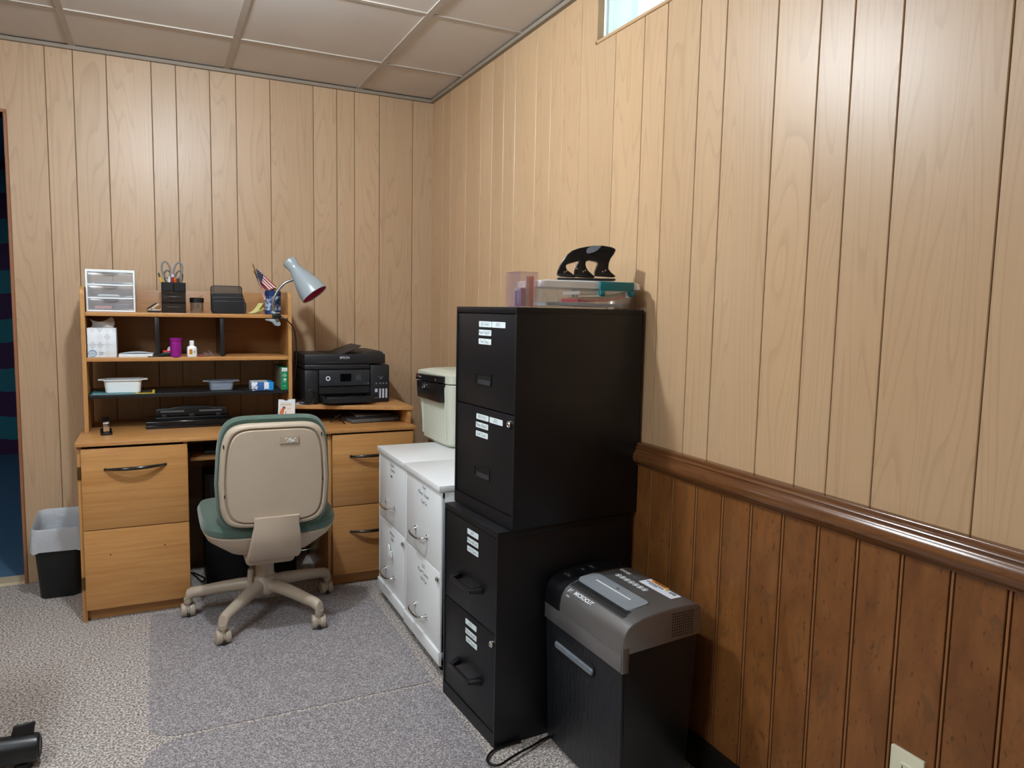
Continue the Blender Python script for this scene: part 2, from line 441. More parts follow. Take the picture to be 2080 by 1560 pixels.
mb = MB(); mb.box(-3.5, -3.4, YB + .11, 7.08, 0, ZC + .06); mb.box(.6, .7, YB + .11, 7.08, 0, ZC + .06); mb.box(-3.4, XL - .1, YB + .0, YB + .1, 0, ZC + .06)
o = mb.build('wall_hall_side', M_teal); struct(o)
o = MB().box(-3.5, .7, YB + .11, 7.08, ZC + .01, ZC + .06).build('ceiling_hall', plain('hall_ceiling', '4f7f9a', .8)); struct(o)
# basement window
o = bpy.data.objects.new('window_1', None); C.objects.link(o); struct(o); o.location = (XR, 0, 0)
M_wtrim = plain('window_trim_wood', (.745, .61, .46), .4)
mb = MB()
y0, y1, z0, z1 = WN
mb.box(-.004, .13, y0, y1, z0, z0 + .010, .002, 1); mb.box(-.004, .13, y0, y1, z1 - .01, z1, .002, 1)
mb.box(-.004, .13, y1 - .010, y1, z0, z1, .002, 1); mb.box(-.004, .13, y0, y0 + .01, z0, z1, .002, 1)
mb.build('window_frame', M_wtrim, o)
mb = MB(); 
for a, b, c, d in ((y0+.01, y1-.01, z0+.01, z0+.024), (y0+.01, y1-.01, z1-.024, z1-.01), (y0+.01, y0+.024, z0+.01, z1-.01), (y1-.024, y1-.01, z0+.01, z1-.01)):
    mb.box(.02, .045, a, b, c, d, .002, 1)
mb.build('window_sash', plain('white_vinyl', 'dfe6e6', .4), o)
t = NT('frosted_pane'); tl = t.n('ShaderNodeBsdfTranslucent'); v = t.coord()
t.l(t.mix(t.noise(v, 8, 1), 'e6f6f8', 'ffffff'), tl.inputs[0])
tr = t.n('ShaderNodeBsdfTransparent'); mx = t.n('ShaderNodeMixShader'); mx.inputs[0].default_value = .5
t.l(tl.outputs[0], mx.inputs[1]); t.l(tr.outputs[0], mx.inputs[2]); t.l(mx.outputs[0], t.out.inputs[0])
MB().box(.030, .034, y0 + .02, y1 - .02, z0 + .02, z1 - .02).build('window_pane', t.m, o, label='frosted daylight pane')
# wall outlet
o = thing('wall_outlet', 'ivory duplex power outlet low on the brown wainscot', 'outlet', (XR - .012, .872, .388 - .114))
M_ivory = plain('ivory_plastic', 'd6d3b8', .35, var=.02)
mb = MB(); mb.prism(rrect(.070, .114, .003, 3, 0, .057), 'x', -.0055, 0.001, .0022, 2); mb.build('cover_plate', M_ivory, o)
for k, zz in enumerate((.037, .077)):
    mb = MB(); mb.prism(rrect(.034, .028, .012, 6, 0, zz), 'x', -.0085, -.004, .001, 1); r = mb.build('receptacle', M_ivory, o)
    mb = MB()
    for dy in (-.0064, .0064): mb.box(-.0088, -.0080, dy - .001, dy + .001, zz - .001, zz + .008)
    mb.cyl((-.0088, 0, zz - .008), (-.008, 0, zz - .008), .0026, n=10); mb.build('slot', plain('slot_dark', '2a241c', .8), r)
mb = MB(); mb.cyl((-.0068, 0, .057), (-.004, 0, .057), .0032, n=12); mb.build('screw', M_steel, o)
# bare bulb in a ceiling lampholder (above the frame)
BX, BY = .075, 2.08
o = thing('ceiling_light', 'bare white globe bulb in a round lampholder on the ceiling tiles', 'ceiling light', (BX, BY, ZC))
MB().lathe([(.001, .004), (.062, .004), (.062, -.010), (.050, -.022), (.026, -.028), (.022, -.048), (.001, -.048)], (0, 0, 0), 28).build('lampholder', M_white, o)
MB().lathe([(.001, -.142), (.02, -.138), (.036, -.126), (.045, -.106), (.046, -.092), (.040, -.074), (.026, -.058), (.018, -.046), (.001, -.046)], (0, 0, 0), 20).build('bulb', glow('lit_bulb_glass', 'ebf6ff', LIGHT), o)
o = thing('ceiling_light', 'added fill light panel, out of view over the left part of the room', 'ceiling light', ((LX[0]+LX[1])/2 - 1.2192, (LY[0]+LY[1])/2 - 1.2192, ZC))  # panel added out of view as soft fill for the left-facing fronts
hx, hy = (LX[1]-LX[0])/2, (LY[1]-LY[0])/2
mb = MB()
for a, b, c, d in ((-hx, hx, -hy, -hy+.03), (-hx, hx, hy-.03, hy), (-hx, -hx+.03, -hy, hy), (hx-.03, hx, -hy, hy)): mb.box(a, b, c, d, -.010, .004, .002, 1)
mb.build('frame', M_white, o)
MB().box(-hx + .028, hx - .028, -hy + .028, hy - .028, -.006, .002).build('fill_emitter', glow('fill_panel_glow', 'e9f6ff', FILL_PANEL), o)
o = thing('ceiling_light', 'added dim fill panel, out of view in the striped room beyond the doorway', 'ceiling light', (-2.3, 5.2, ZC + .008))  # unseen panel added to brighten the striped wall past the doorway
MB().box(-.31, .31, -.31, .31, -.012, .002, .003).build('frame', M_white, o); MB().box(-.28, .28, -.28, .28, -.015, -.011).build('fill_emitter', glow('hall_fill_glow', (.85, .93, 1.), 2.4), o)
# ------------------------------------------------------------------ desk
M_oakx = grain('honey_oak_x', (.655, .445, .24), (.77, .58, .355), 'x', .36)
M_oakz = grain('honey_oak_z', (.665, .465, .25), (.78, .60, .38), 'z', .36)
M_oaky = grain('honey_oak_y', (.655, .445, .24), (.77, .58, .355), 'y', .36)
M_oakd = grain('honey_oak_back', (.61, .43, .26), (.71, .53, .35), 'x', .4)
M_brass = plain('dark_brass', '6d5530', .35, metal=.8)
desk = thing('desk', 'wide honey oak pedestal desk against the back wall', 'desk', (.3765, 3.13, 0))
dx, dy = .3765, 3.13
def D(mb, x0, x1, y0, y1, z0, z1, bv=.0015): return mb.box(x0 - dx, x1 - dx, y0 - dy, y1 - dy, z0, z1, bv)
H = .703
mb = MB(); D(mb, -.289, 1.042, 3.13, 3.685, H - .016, H, .002); mb.build('desktop', M_oakx, desk)
for x0 in (-.285, .081, .650, 1.022):
    mb = MB(); D(mb, x0, x0 + .016, 3.152, 3.68, 0, H - .016); mb.build('side_panel', M_oakz, desk)
for x0, x1 in ((-.269, .081), (.666, 1.022)):
    mb = MB(); D(mb, x0, x1, 3.175, 3.19, 0, .062); mb.build('plinth', M_oakx, desk)
    mb = MB(); D(mb, x0, x1, 3.655, 3.665, .0, H - .016); mb.build('back_board', M_oakd, desk)
    mb = MB(); D(mb, x0, x1, 3.20, 3.655, .048, .06); mb.build('bottom_board', M_oakd, desk)
mb = MB(); D(mb, .097, .650, 3.655, 3.665, .33, H - .016); mb.build('modesty_panel', M_oakd, desk)
def bowhandle(w, parent, x, z, rot=0):
    mb = MB(); p = []
    for k in range(17):
        t = k / 16 * 2 - 1; p.append((x + t * w / 2, -.003 - .030 * (1 - abs(t) ** 2.2), z + .006 * t * rot))
    rr = [.0035 + .0035 * (1 - abs(k / 8 - 1) ** 3) for k in range(17)]
    mb.tube(p, rr, 12)
    for s in (-1, 1): mb.ball((x + s * w / 2, -.002, z + s * .006 * rot), .0062, .004, .0062, 8)
    mb.build('handle', M_bkh, parent, label='glossy black bow handle')
M_hole = plain('hole_dark', '1a0e06', .9)
M_bkh = plain('gloss_black_metal', '120f0e', .12, spec=.8)
for x0, x1, z0, z1, hnd in ((-.271, .095, .3645, .677, 1), (-.271, .095, .050, .3615, 0), (.667, 1.030, .3645, .679, 1), (.667, 1.030, .056, .3615, 1)):
    xc = (x0 + x1) / 2
    f = MB().box(-(x1 - x0) / 2, (x1 - x0) / 2, 0, .0175, z0, z1, .0016).build('drawer_front', M_oakx, desk, (xc - dx, 3.1345 - dy, 0))
    if hnd: bowhandle(.206, f, 0, (.60 if z0 > .3 and x0 < 0 else .586 if z0 > .3 else .25), .5)
    else:
        for s, zz in ((-.096, .262), (.094, .278)): MB().cyl((s, -.0006, zz), (s, .002, zz), .0026, n=10).build('screw_hole', M_hole, f)
for zz in (.585, .155):
    mb = MB(); mb.box(-.2855 - dx, -.274 - dx, 3.146 - dy, 3.153 - dy, zz - .024, zz + .024, .001); mb.cyl((-.273 - dx, 3.147 - dy, zz - .02), (-.273 - dx, 3.147 - dy, zz + .02), .003, n=8)
    mb.build('hinge', M_brass, desk)
tr = MB().box(.108 - dx, .640 - dx, 3.20 - dy, 3.56 - dy, .594, .608, .0015).build('keyboard_tray', M_oakx, desk)
for s in (.097, .640):
    mb = MB(); mb.box(s - dx, s + .010 - dx, 3.195 - dy, 3.58 - dy, .606, .634, .001); mb.build('slide_rail', M_blackplastic, tr)
mb = MB(); mb.box(.16, .60, 3.235, 3.39, .6085, .626, .004)
kb = mb.build('keyboard', M_blackplastic, None, (0, 0, 0)); tag(kb, 'black keyboard lying on the pull-out tray under the desk top', 'keyboard')
mb = MB()
for r_ in range(5):
    for c_ in range(14): mb.box(.172 + c_ * .030, .172 + c_ * .030 + .025, 3.245 + r_ * .028, 3.245 + r_ * .028 + .023, .624, .631, .002, 1)
mb.build('keys', M_darkgrey, kb)

# hutch
HY0, HY1 = 3.368, 3.668
hut = thing('desk_hutch', 'honey oak hutch with open shelves standing on the desk', 'hutch', (.1325, HY0, H))
hx_, hy_ = .1325, HY0
def Hb(mb, x0, x1, y0, y1, z0, z1, bv=.0015): return mb.box(x0 - hx_, x1 - hx_, y0 - hy_, y1 - hy_, z0 - H, z1 - H, bv)
for x0 in (-.274, .523):
    top = 1.291; r = .03
    poly = [(0, 0), (HY1 - HY0, 0), (HY1 - HY0, top - H)] + [(r - r * sin(radians(a)), top - H - r + r * cos(radians(a))) for a in range(0, 91, 15)]
    MB().prism(poly, 'x', x0 - hx_, x0 + .016 - hx_, .0012, 1).build('side_panel', M_oakz, hut)
MB2 = MB(); Hb(MB2, -.258, .523, HY0 + .004, 3.652, 1.174, 1.19); MB2.build('shelf', M_oakx, hut)
MB2 = MB(); Hb(MB2, -.258, .523, HY0 + .002, 3.652, .9905, 1.007); MB2.build('shelf', M_oakx, hut)
M_shelfblk = plain('black_laminate', '1e1f21', .3, var=.08)
MB2 = MB(); Hb(MB2, -.258, .523, HY0 + .010, 3.66, .8395, .8555); MB2.build('shelf', M_shelfblk, hut, label='black lower shelf')
MB2 = MB(); Hb(MB2, -.258, .523, 3.652, 3.664, .9905, 1.287); MB2.build('back_panel', M_oakd, hut)
for x0 in (-.0085, .2435):
    MB2 = MB(); Hb(MB2, x0, x0 + .0155, HY0 + .012, 3.652, 1.0072, 1.1738, .0008); MB2.build('divider', M_shelfblk, hut, label='black upright divider')

# printer riser on the right end of the desk
rs = thing('printer_riser', 'honey oak riser shelf holding the printer at the desk end', 'shelf', (.80, 3.4, H))
poly = [(.541, 3.685), (.541, 3.385), (.60, 3.36), (.95, 3.215), (1.046, 3.185), (1.046, 3.685)]
MB().prism([(a - .8, b - 3.4) for a, b in poly], 'z', .767 - H, .785 - H, .0015, 2).build('top_board', M_oakx, rs)
MB().box(1.024 - .8, 1.040 - .8, 3.20 - 3.4, 3.68 - 3.4, 0, .767 - H, .001).build('end_panel', M_oaky, rs)
MB().box(.5415 - .8, .5565 - .8, 3.40 - 3.4, 3.68 - 3.4, 0, .767 - H, .001).build('end_panel', M_oaky, rs)
MB().box(.557 - .8, 1.024 - .8, 3.668 - 3.4, 3.678 - 3.4, 0, .767 - H).build('back_board', M_oakd, rs)

# ------------------------------------------------------------------ top shelf
TZ = 1.1905
M_milky = clear('milky_drawer_plastic', 'fafbfc', .12, .15, .16, 'f0f2f6')
M_clear = clear('clear_plastic', 'f1f3f4', .16, .06, .03)
org = thing('drawer_organizer', 'small white three drawer plastic organizer with clear fronts', 'organizer', (-.1665, 3.40, TZ))
w, d_, hh = .176, .17, .170
mb = MB(); e = .007
mb.box(-w/2, -w/2+e, 0, d_, 0, hh, .002); mb.box(w/2-e, w/2, 0, d_, 0, hh, .002); mb.box(-w/2+e*.6, w/2-e*.6, .0004, d_-.0004, hh-e*1.6, hh-.0003, .002); mb.box(-w/2+e*.6, w/2-e*.6, .0004, d_-.0004, .0003, e, .002)
for z in (.0555, .1085): mb.box(-w/2+e*.6, w/2-e*.6, .0006, d_-.0006, z-.003, z+.003, .001)
mb.build('frame', M_whiteplastic, org)
for k, (z0, z1) in enumerate(((.008, .0515), (.0595, .1045), (.1125, .157))):
    mb = MB(); x0, x1 = -w/2+e+.001, w/2-e-.001
    mb.box(x0, x1, .002, .005, z0, z1, .001); mb.box(x0, x0+.0025, .005, d_-.01, z0, z1-.004); mb.box(x1-.0025, x1, .005, d_-.01, z0, z1-.004); mb.box(x0, x1, .005, d_-.01, z0, z0+.002); mb.box(x0, x1, d_-.012, d_-.01, z0, z1-.004)
    dr = mb.build('drawer', M_milky, org)
    mb = MB(); rings = []
    for q in range(5):
        t = q / 4; rings.append([(.028*cos(pi*i/12) , -.010*sin(pi*t)*1.0+.002, z1-.001-.009*sin(pi*i/12)*(1-.3*t)) for i in range(13)])
    mb.loft(rings, False, False, False); mb.prism([(.028*cos(pi*i/12+pi), z1 + .011*sin(pi*i/12+pi)) for i in range(13)], 'y', -.006, .003, .001, 1)
    mb.build('handle', M_clear, dr)
def loose(name, mb, mat, label, cat, group=None, **kw):
    return tag(mb.build(name, mat, None, **kw), label, cat, group)
mb = MB(); mb.box(-.225, -.165, 3.42, 3.50, TZ+.0125, TZ+.024, .002); loose('note_block', mb, plain('pink_paper', 'd9848c', .7), 'pink block of paper in the bottom organizer drawer', 'paper')
mb = MB(); mb.box(-.158, -.098, 3.42, 3.49, TZ+.0125, TZ+.034, .005); loose('cassette_box', mb, plain('grey_film', '4b5060', .3), 'dark grey little box in the bottom organizer drawer', 'box')
mb = MB(); mb.box(-.215, -.135, 3.412, 3.47, TZ+.0635, TZ+.0675, .001); mb.box(-.210, -.14, 3.414, 3.46, TZ+.0675, TZ+.071, .001); loose('card_stack', mb, M_paper, 'white cards lying in the middle organizer drawer', 'cards')
mb = MB(); mb.box(-.225, -.125, 3.413, 3.47, TZ+.1165, TZ+.122, .002); loose('envelope_stack', mb, plain('grey_paper', 'a8a5a8', .7), 'grey envelopes lying in the top organizer drawer', 'envelopes')

# staple remover
sr = thing('staple_remover', 'brown and silver staple remover gaping beside the white organizer', 'staple remover', (-.013, 3.45, TZ))
M_brownpl = plain('dark_brown_plastic', '2a1a12', .35)
mb = MB(); mb.prism([(-.027, .006), (-.02, .001), (.024, .0), (.029, .004), (.026, .009), (-.02, .011)], 'y', -.009, .009, .0015); mb.build('lower_grip', M_brownpl, sr)
mb = MB(); mb.prism([(-.028, .013), (-.022, .020), (.006, .040), (.013, .042), (.016, .038), (-.018, .013)], 'y', -.009, .009, .0015); mb.build('upper_grip', M_brownpl, sr)
mb = MB()
for s in (-.0075, .0062):
    mb.prism([(-.024, .006), (.026, .006), (.031, .020), (.022, .013), (-.010, .016)], 'y', s, s + .0013); mb.prism([(-.025, .011), (.010, .0405), (.024, .035), (.013, .027), (-.006, .012)], 'y', s, s + .0013)
mb.cyl((-.014, -.009, .013), (-.014, .009, .013), .004, n=12); mb.build('jaws', plain('nickel_jaws', 'cdbda4', .35, metal=.3), sr)

# black and clear desk organizer cup with scissors and pens
px_, py_ = .066, 3.45
pc = thing('pencil_cup', 'square black topped clear drawer cup holding scissors and pens', 'pencil cup', (px_, py_, TZ))
w2 = .0465
mb = MB()
for a, b, c, d in ((-w2, w2, -w2, -w2+.003), (-w2, w2, w2-.003, w2), (-w2, -w2+.003, -w2, w2), (w2-.003, w2, -w2, w2)): mb.box(a, b, c, d, .088, .127, .0008, 1)
mb.box(-w2, w2, -w2, w2, .088, .091); mb.box(-.0012, .0012, -w2, w2, .091, .122); mb.build('cup', M_blackplastic, pc)
M_smoke = clear('smoky_clear_plastic', 'd9d6d8', .2, .06, .05, '777777')
mb = MB(); mb.box(-w2, -w2+.002, -w2, w2, 0, .088); mb.box(w2-.002, w2, -w2, w2, 0, .088); mb.box(-w2, w2, -w2, w2, 0, .002)
mb.box(-w2, w2, -w2, w2, .0425, .0445); mb.build('case', M_smoke, pc)
MB().box(-w2, w2, w2-.002, w2, 0, .0875).build('back_wall', M_blackplastic, pc)
for z0 in (.003, .046):
    mb = MB(); q = w2 - .003
    mb.box(-q, q, -w2-.001, -w2+.001, z0, z0+.037, .0006, 1); mb.box(-q, -q+.0015, -w2, q, z0, z0+.032); mb.box(q-.0015, q, -w2, q, z0, z0+.032); mb.box(-q, q, -w2, q, z0, z0+.0015)
    dr = mb.build('drawer', M_smoke, pc)
    mb = MB(); mb.tube([(t*.024, -w2-.002-.004*(1-t*t), z0+.022) for t in [k/6-1 for k in range(13)]], .0014, 8); mb.build('handle', M_clear, dr)
# paper clips inside: dark clutter
def stick(name, label, cat, base, top, r, mat, tipmat=None, tiplen=.012, grp='pens and pencils in the black pencil cup', n=8, tipname='tip'):
    b, t_ = Vector(base), Vector(top); dv = (t_ - b).normalized()
    o = tag(MB().cyl((0, 0, 0), t_ - b - dv * (tiplen if tipmat else 0), r, n=n).build(name, mat, None, b), label, cat, grp)
    if tipmat: MB().cyl(t_ - b - dv * tiplen, t_ - b, r * 1.05, n=n).build(tipname, tipmat, o)
    return o
zb = TZ + .0915
o = stick('pencil', 'yellow pencil leaning left out of the black pencil cup, eraser up', 'pencil', (px_-.036, 3.44, zb), (.010, 3.44, 1.356), .0036, plain('yellow_pencil_paint', 'e3b518', .4), plain('pencil_ferrule', '5c5a48', .3, metal=.6), .018, n=6, tipname='eraser_end')
stick('marker', 'red marker upright in the black pencil cup', 'marker', (.066, 3.432, zb), (.063, 3.430, 1.352), .0055, plain('red_marker', '8f1c22', .4), plain('red_marker_cap', 'd8c8c4', .4), .012, tipname='cap')
stick('pen', 'orange pen in the black pencil cup beside the red marker', 'pen', (.074, 3.436, zb), (.071, 3.436, 1.338), .0038, plain('orange_pen', 'd9681e', .4), plain('orange_pen_cap', 'e08a3c', .4), .01, tipname='cap')
stick('pen', 'black capped pen at the right of the black pencil cup', 'pen', (.09, 3.438, zb), (.086, 3.438, 1.335), .004, M_blackplastic, M_darkgrey, .014, tipname='cap')
stick('pen', 'brown tipped pen between the orange and the black pen', 'pen', (.081, 3.445, zb), (.079, 3.445, 1.332), .0036, plain('brown_pen', '6b3a22', .4), plain('brown_pen_cap', '8a4a2a', .4), .01, tipname='cap')
stick('pen', 'white pen leaning before the scissors in the black pencil cup', 'pen', (.052, 3.43, zb), (.050, 3.432, 1.343), .0042, M_whiteplastic, plain('pale_cap', 'c9c9cf', .4), .012, tipname='cap')
def scissors(x, y, s, label, dz=0, tilt=0, mat=None):
    o = thing('scissors', label, 'scissors', (x, y, zb + .001), group='scissors in the black pencil cup', rot=(0, tilt, 0))
    for sg in (-1, 1):
        pts = []
        for k in range(22):
            a = 2*pi*k/22
            px = sg*(.0205 + .0145*cos(a)*1.0 + .004*sin(a)); pz = .070 + .030*sin(a) + dz
            pts.append((px*s, sg*.002, pz*s))
        MB().tube(pts, .0033*s, 8, True).build('handle', mat, o)
        mb = MB(); mb.hexa([( -sg*.002-.004, sg*.001-.001, 0), (-sg*.002+.004, sg*.001-.001, 0), (-sg*.002+.004, sg*.001+.001, 0), (-sg*.002-.004, sg*.001+.001, 0)],
                           [(sg*.010*s-.005, sg*.001-.001, (.045+dz)*s), (sg*.010*s+.005, sg*.001-.001, (.045+dz)*s), (sg*.010*s+.005, sg*.001+.001, (.045+dz)*s), (sg*.010*s-.005, sg*.001+.001, (.045+dz)*s)])
        mb.build('blade', M_steel, o)
    MB().cyl((0, -.004, (.022+dz)*s), (0, .004, (.022+dz)*s), .004, n=12).build('pivot', M_darkgrey, o)
    return o
M_scg = plain('grey_scissor_plastic', '77797c', .45)
M_scb = plain('tan_grey_scissor_plastic', '6a625c', .5)
scissors(.060, 3.452, 1.12, 'tall grey handled scissors rising highest out of the black pencil cup', .008, .03, M_scg)
scissors(.068, 3.475, 1.0, 'lower brown grey scissors behind the tall pair in the pencil cup', -.014, .0, M_scb)

# paper clip jar
jr = thing('clip_jar', 'small clear jar with a black lid holding paper clips', 'jar', (.156, 3.45, TZ))
rings = []
mb = MB(); mb.lathe([(.024, 0), (.0265, .004), (.0268, .045), (.0245, .045), (.0242, .005), (.001, .004)], (0, 0, 0), 24); mb.build('jar', clear('ribbed_clear', 'eeecea', .25, .08, .08, 'b8b0a8'), jr)
mb = MB(); mb.lathe([(.0285, .045), (.0285, .064), (.026, .066), (.010, .066), (.009, .061), (.0005, .061)], (0, 0, 0), 28); mb.build('lid', M_blackplastic, jr)
M_wire = plain('clip_wire', 'b0aca4', .25, metal=1)
for k in range(14):
    a = random.uniform(0, 6.28); r = random.uniform(0, .012); z = TZ + .009 + .0021*k; ph = random.uniform(0, 3.1)
    u = Vector((cos(ph), sin(ph), random.uniform(-.25, .25))); v = Vector((-sin(ph), cos(ph), 0))
    pts = [u*.010*cos(2*pi*i/12) + v*.0028*sin(2*pi*i/12) for i in range(12)]
    tag(MB().tube(pts, .0006, 5, True).build('paper_clip', M_wire, None, (.156 + r*cos(a)*.6, 3.45 + r*sin(a)*.6, z)), 'silver paper clip among the others in the black lidded jar', 'paper clip', 'paper clips in the jar')
tag(MB().tube(smooth([(-.008, 0, 0), (0, 0, .002), (.008, 0, .010), (.012, 0, .0085), (.004, .001, .003)], 4), .0007, 6).build('paper_clip', plain('brass_clip', 'c9a96a', .3, metal=.9), None, (.166, 3.445, TZ + .0668)), 'bent brass paper clip lying on top of the black jar lid', 'paper clip')

# mesh letter sorter
ls = thing('letter_sorter', 'black wire mesh letter sorter with stepped tiers', 'letter sorter', (.283, 3.45, TZ))
t = NT('black_wire_mesh'); v = t.coord((1, 1, 1)); sp = t.n('ShaderNodeSeparateXYZ'); t.l(v, sp.inputs[0])
fx = t.math('ABSOLUTE', t.math('SUBTRACT', t.math('FRACT', t.math('MULTIPLY', t.math('ADD', sp.outputs[0], sp.outputs[2]), 330)), .5))
fz = t.math('ABSOLUTE', t.math('SUBTRACT', t.math('FRACT', t.math('MULTIPLY', t.math('SUBTRACT', sp.outputs[0], sp.outputs[2]), 330)), .5))
op = t.math('GREATER_THAN', t.math('MAXIMUM', fx, fz), .27)
b = t.bsdf('141416', .45); t.l(op, b.inputs['Alpha']); M_mesh = t.m
for k, (yy, zt, wx, x0) in enumerate(((.035, .121, .128, -.004), (.012, .088, .128, -.002), (-.011, .070, .13, 0), (-.034, .053, .134, .002))):
    out = rrect(wx, zt - .003, .012, 5, x0, (zt + .003)/2)
    MB().tube([(a, yy, c) for a, c in out], .0019, 7, True).build('wire_frame', M_blackplastic, ls)
    mb = MB(); mb.quad(*[(a, yy, c) for a, c in out]); mb.build('mesh_panel', M_mesh, ls)
mb = MB(); mb.box(-.066, .066, -.036, .037, .001, .003); mb.build('base', M_blackplastic, ls)

# crumpled sticky notes
M_yel = plain('pale_yellow_paper', 'd9d58c', .7, var=.05)
def note(mb, x, y, z, w, l, ang, curl):
    ca, sa = cos(ang), sin(ang)
    def fn(u, v):
        a = (u - .5) * w; b = (v - .5) * l; zz = curl * ((v) ** 2) * l
        return (x + a*ca*.9 - b*sa, y + a*sa + b*ca*.6, z + zz)
    mb.sheet(fn, 3, 8)
mb = MB(); note(mb, .385, 3.44, TZ + .002, .05, .05, -1.25, .35); loose('sticky_note', mb, M_yel, 'yellow green sticky note lying flat beside the mesh sorter', 'sticky note', 'curled sticky notes')
mb = MB(); note(mb, .394, 3.455, TZ + .004, .04, .06, -1.1, .75); loose('sticky_note', mb, M_yel, 'yellow sticky note curling up highest near the blue can', 'sticky note', 'curled sticky notes')
mb = MB(); note(mb, .405, 3.425, TZ + .003, .03, .05, -1.35, .5); loose('sticky_note', mb, plain('green_yellow_paper', 'a9ae6c', .7), 'olive yellow folded sticky note closest to the lamp clamp', 'sticky note', 'curled sticky notes')

# blue can with two stick flags
cx_, cy_ = .468, 3.43
cn = thing('blue_can', 'dark blue can with white pictures holding small flags', 'can', (cx_, cy_, TZ))
t = NT('blue_can_print'); v = t.coord((60, 60, 60)); n = t.noise(v, 1, 3, .6, .6); sp = t.n('ShaderNodeSeparateXYZ'); tc = t.n('ShaderNodeTexCoord'); t.l(tc.outputs['Object'], sp.inputs[0])
w_ = t.math('MULTIPLY', t.math('GREATER_THAN', sp.outputs[2], .018), t.math('LESS_THAN', sp.outputs[2], .080))
ln = t.math('GREATER_THAN', t.math('FRACT', t.math('MULTIPLY', sp.outputs[2], 190)), .45)
f = t.math('MULTIPLY', t.math('MULTIPLY', t.ramp(n, [(.45, 0.), (.58, 1.)]), w_), t.math('MULTIPLY_ADD', ln, .5, .5))
t.bsdf(t.mix(f, '1c3766', 'b9cbe0'), .3)
mb = MB(); mb.lathe([(.001, .0), (.034, .0), (.035, .003), (.0345, .006), (.0345, .100), (.0355, .104), (.0340, .104), (.0335, .100), (.0335, .004), (.001, .004)], (0, 0, 0), 32); mb.build('body', t.m, cn)
M_red = plain('flag_red', '9b1f30', .8); M_fw = plain('flag_white', 'e3ddd6', .8); M_navy = plain('flag_navy', '1f2745', .8); M_gold = plain('gilt_plastic', '8a6a35', .4, metal=.5); M_dowel = plain('black_dowel', '3a2c1c', .5)
def stickflag(label, base, tip, quads, lean):
    o = thing('stick_flag', label, 'flag', base, group='stick flags in the blue can')
    B = Vector(base); q = lambda p: Vector(p) - B
    MB().cyl((0, 0, 0), q(tip), .0017, n=8).build('stick', M_dowel, o)
    dv = q(tip).normalized(); MB().lathe([(.0016, 0), (.0034, .006), (.0030, .012), (.0004, .022)], q(tip) - dv*.001, 10, dv).build('finial', M_gold, o)
    mb = MB()
    for (P0, P1, P2, P3, canton) in quads:      # P0->P1 hoist side, P3->P2 fly side
        P0, P1, P2, P3 = map(q, (P0, P1, P2, P3)); n = 7
        for k in range(n):
            u0, u1 = k/n, (k+1)/n
            for j in range(8):
                v0, v1 = j/8, (j+1)/8
                def pt(u, v):
                    p = (P0.lerp(P1, u)).lerp(P3.lerp(P2, u), v)
                    return p + Vector((0, -.004*sin(v*5+u*3) - .003*sin(u*7), 0))
                mb.mi = 2 if (v1 <= canton) else k % 2
                mb.quad(pt(u0, v0), pt(u1, v0), pt(u1, v1), pt(u0, v1))
    o2 = mb.build('cloth', [M_red, M_fw, M_navy], o, label='stripes with a navy star field')
    mb = MB()
    P0, P1, P2, P3 = map(q, quads[0][:4]); ca = quads[0][4]
    for i in range(4):
        for j in range(4):
            u, v = (i+.5)/4, (j+.5)/4*ca
            p = (P0.lerp(P1, u)).lerp(P3.lerp(P2, u), v) + Vector((0, -.004*sin(v*5+u*3) - .003*sin(u*7) - .0006, 0))
            mb.cyl(p, p + Vector((0, .0004, 0)), .0011, n=5)
    mb.build('stars', M_fw, o2)
yb = 3.412
stickflag('small stars and stripes flag with gilt tip draped out of the blue can', (.452, cy_, TZ + .006), (.3885, yb + .004, 1.392),
    [((.394, yb, 1.392), (.404, yb, 1.345), (.447, yb, 1.296), (.482, yb, 1.313), .42), ((.400, yb + .002, 1.352), (.409, yb, 1.338), (.437, yb - .002, 1.258), (.428, yb, 1.250), .0)], 0)
stickflag('second little flag tucked behind the first in the blue can', (.460, cy_ + .008, TZ + .006), (.396, yb + .022, 1.365),
    [((.402, yb + .020, 1.355), (.412, yb + .020, 1.32), (.452, yb + .018, 1.285), (.486, yb + .018, 1.302), .0)], 0)

# clamp lamp
ly = 3.345
lp = thing('clamp_lamp', 'grey gooseneck clamp lamp with pink lined shade clipped on the hutch', 'lamp', (.466, ly, 1.19))
L = lambda x, y, z: Vector((x - .466, y - ly, z - 1.19))
M_lgrey = plain('lamp_grey_enamel', '98a3a8', .25, var=.02, spec=.6)
ax = Vector((.102, -.062, -.150)).normalized(); c0 = L(.524, ly, 1.428)
po = [(.0005, 0), (.024, 0), (.0305, .005), (.0312, .012), (.0275, .033), (.0262, .045), (.030, .062), (.040, .092), (.052, .130), (.059, .162), (.0608, .186), (.0600, .187)]
pi_ = [(.0585, .185), (.0570, .162), (.050, .130), (.038, .092), (.026, .062), (.0005, .058)]
sh = MB().lathe(po, c0, 40, ax, False).build('shade', M_lgrey, lp)
MB().lathe(pi_, c0, 40, ax, False).build('shade_lining', plain('magenta_lining', 'b52e57', .35), sh, label='magenta shade lining')
MB().lathe([(.0605, .1835), (.0612, .186), (.0605, .1885), (.0580, .1880), (.0575, .1850)], c0, 40, ax, False).build('rim', M_lgrey, sh)
mb = MB(); side = ax.cross(Vector((0, 1, 0))).normalized(); 
for k in range(-3, 4):
    a = radians(k * 24); d0 = Matrix.Rotation(a, 3, ax) @ (Vector((0, -1, 0)) - ax * ax.dot(Vector((0, -1, 0)))).normalized()
    p = c0 + ax * .047 + d0 * .0258; mb.cyl(p, p + d0 * .0012, .0013, n=8)
mb.build('vent_hole', M_ink, sh)
mb = MB()
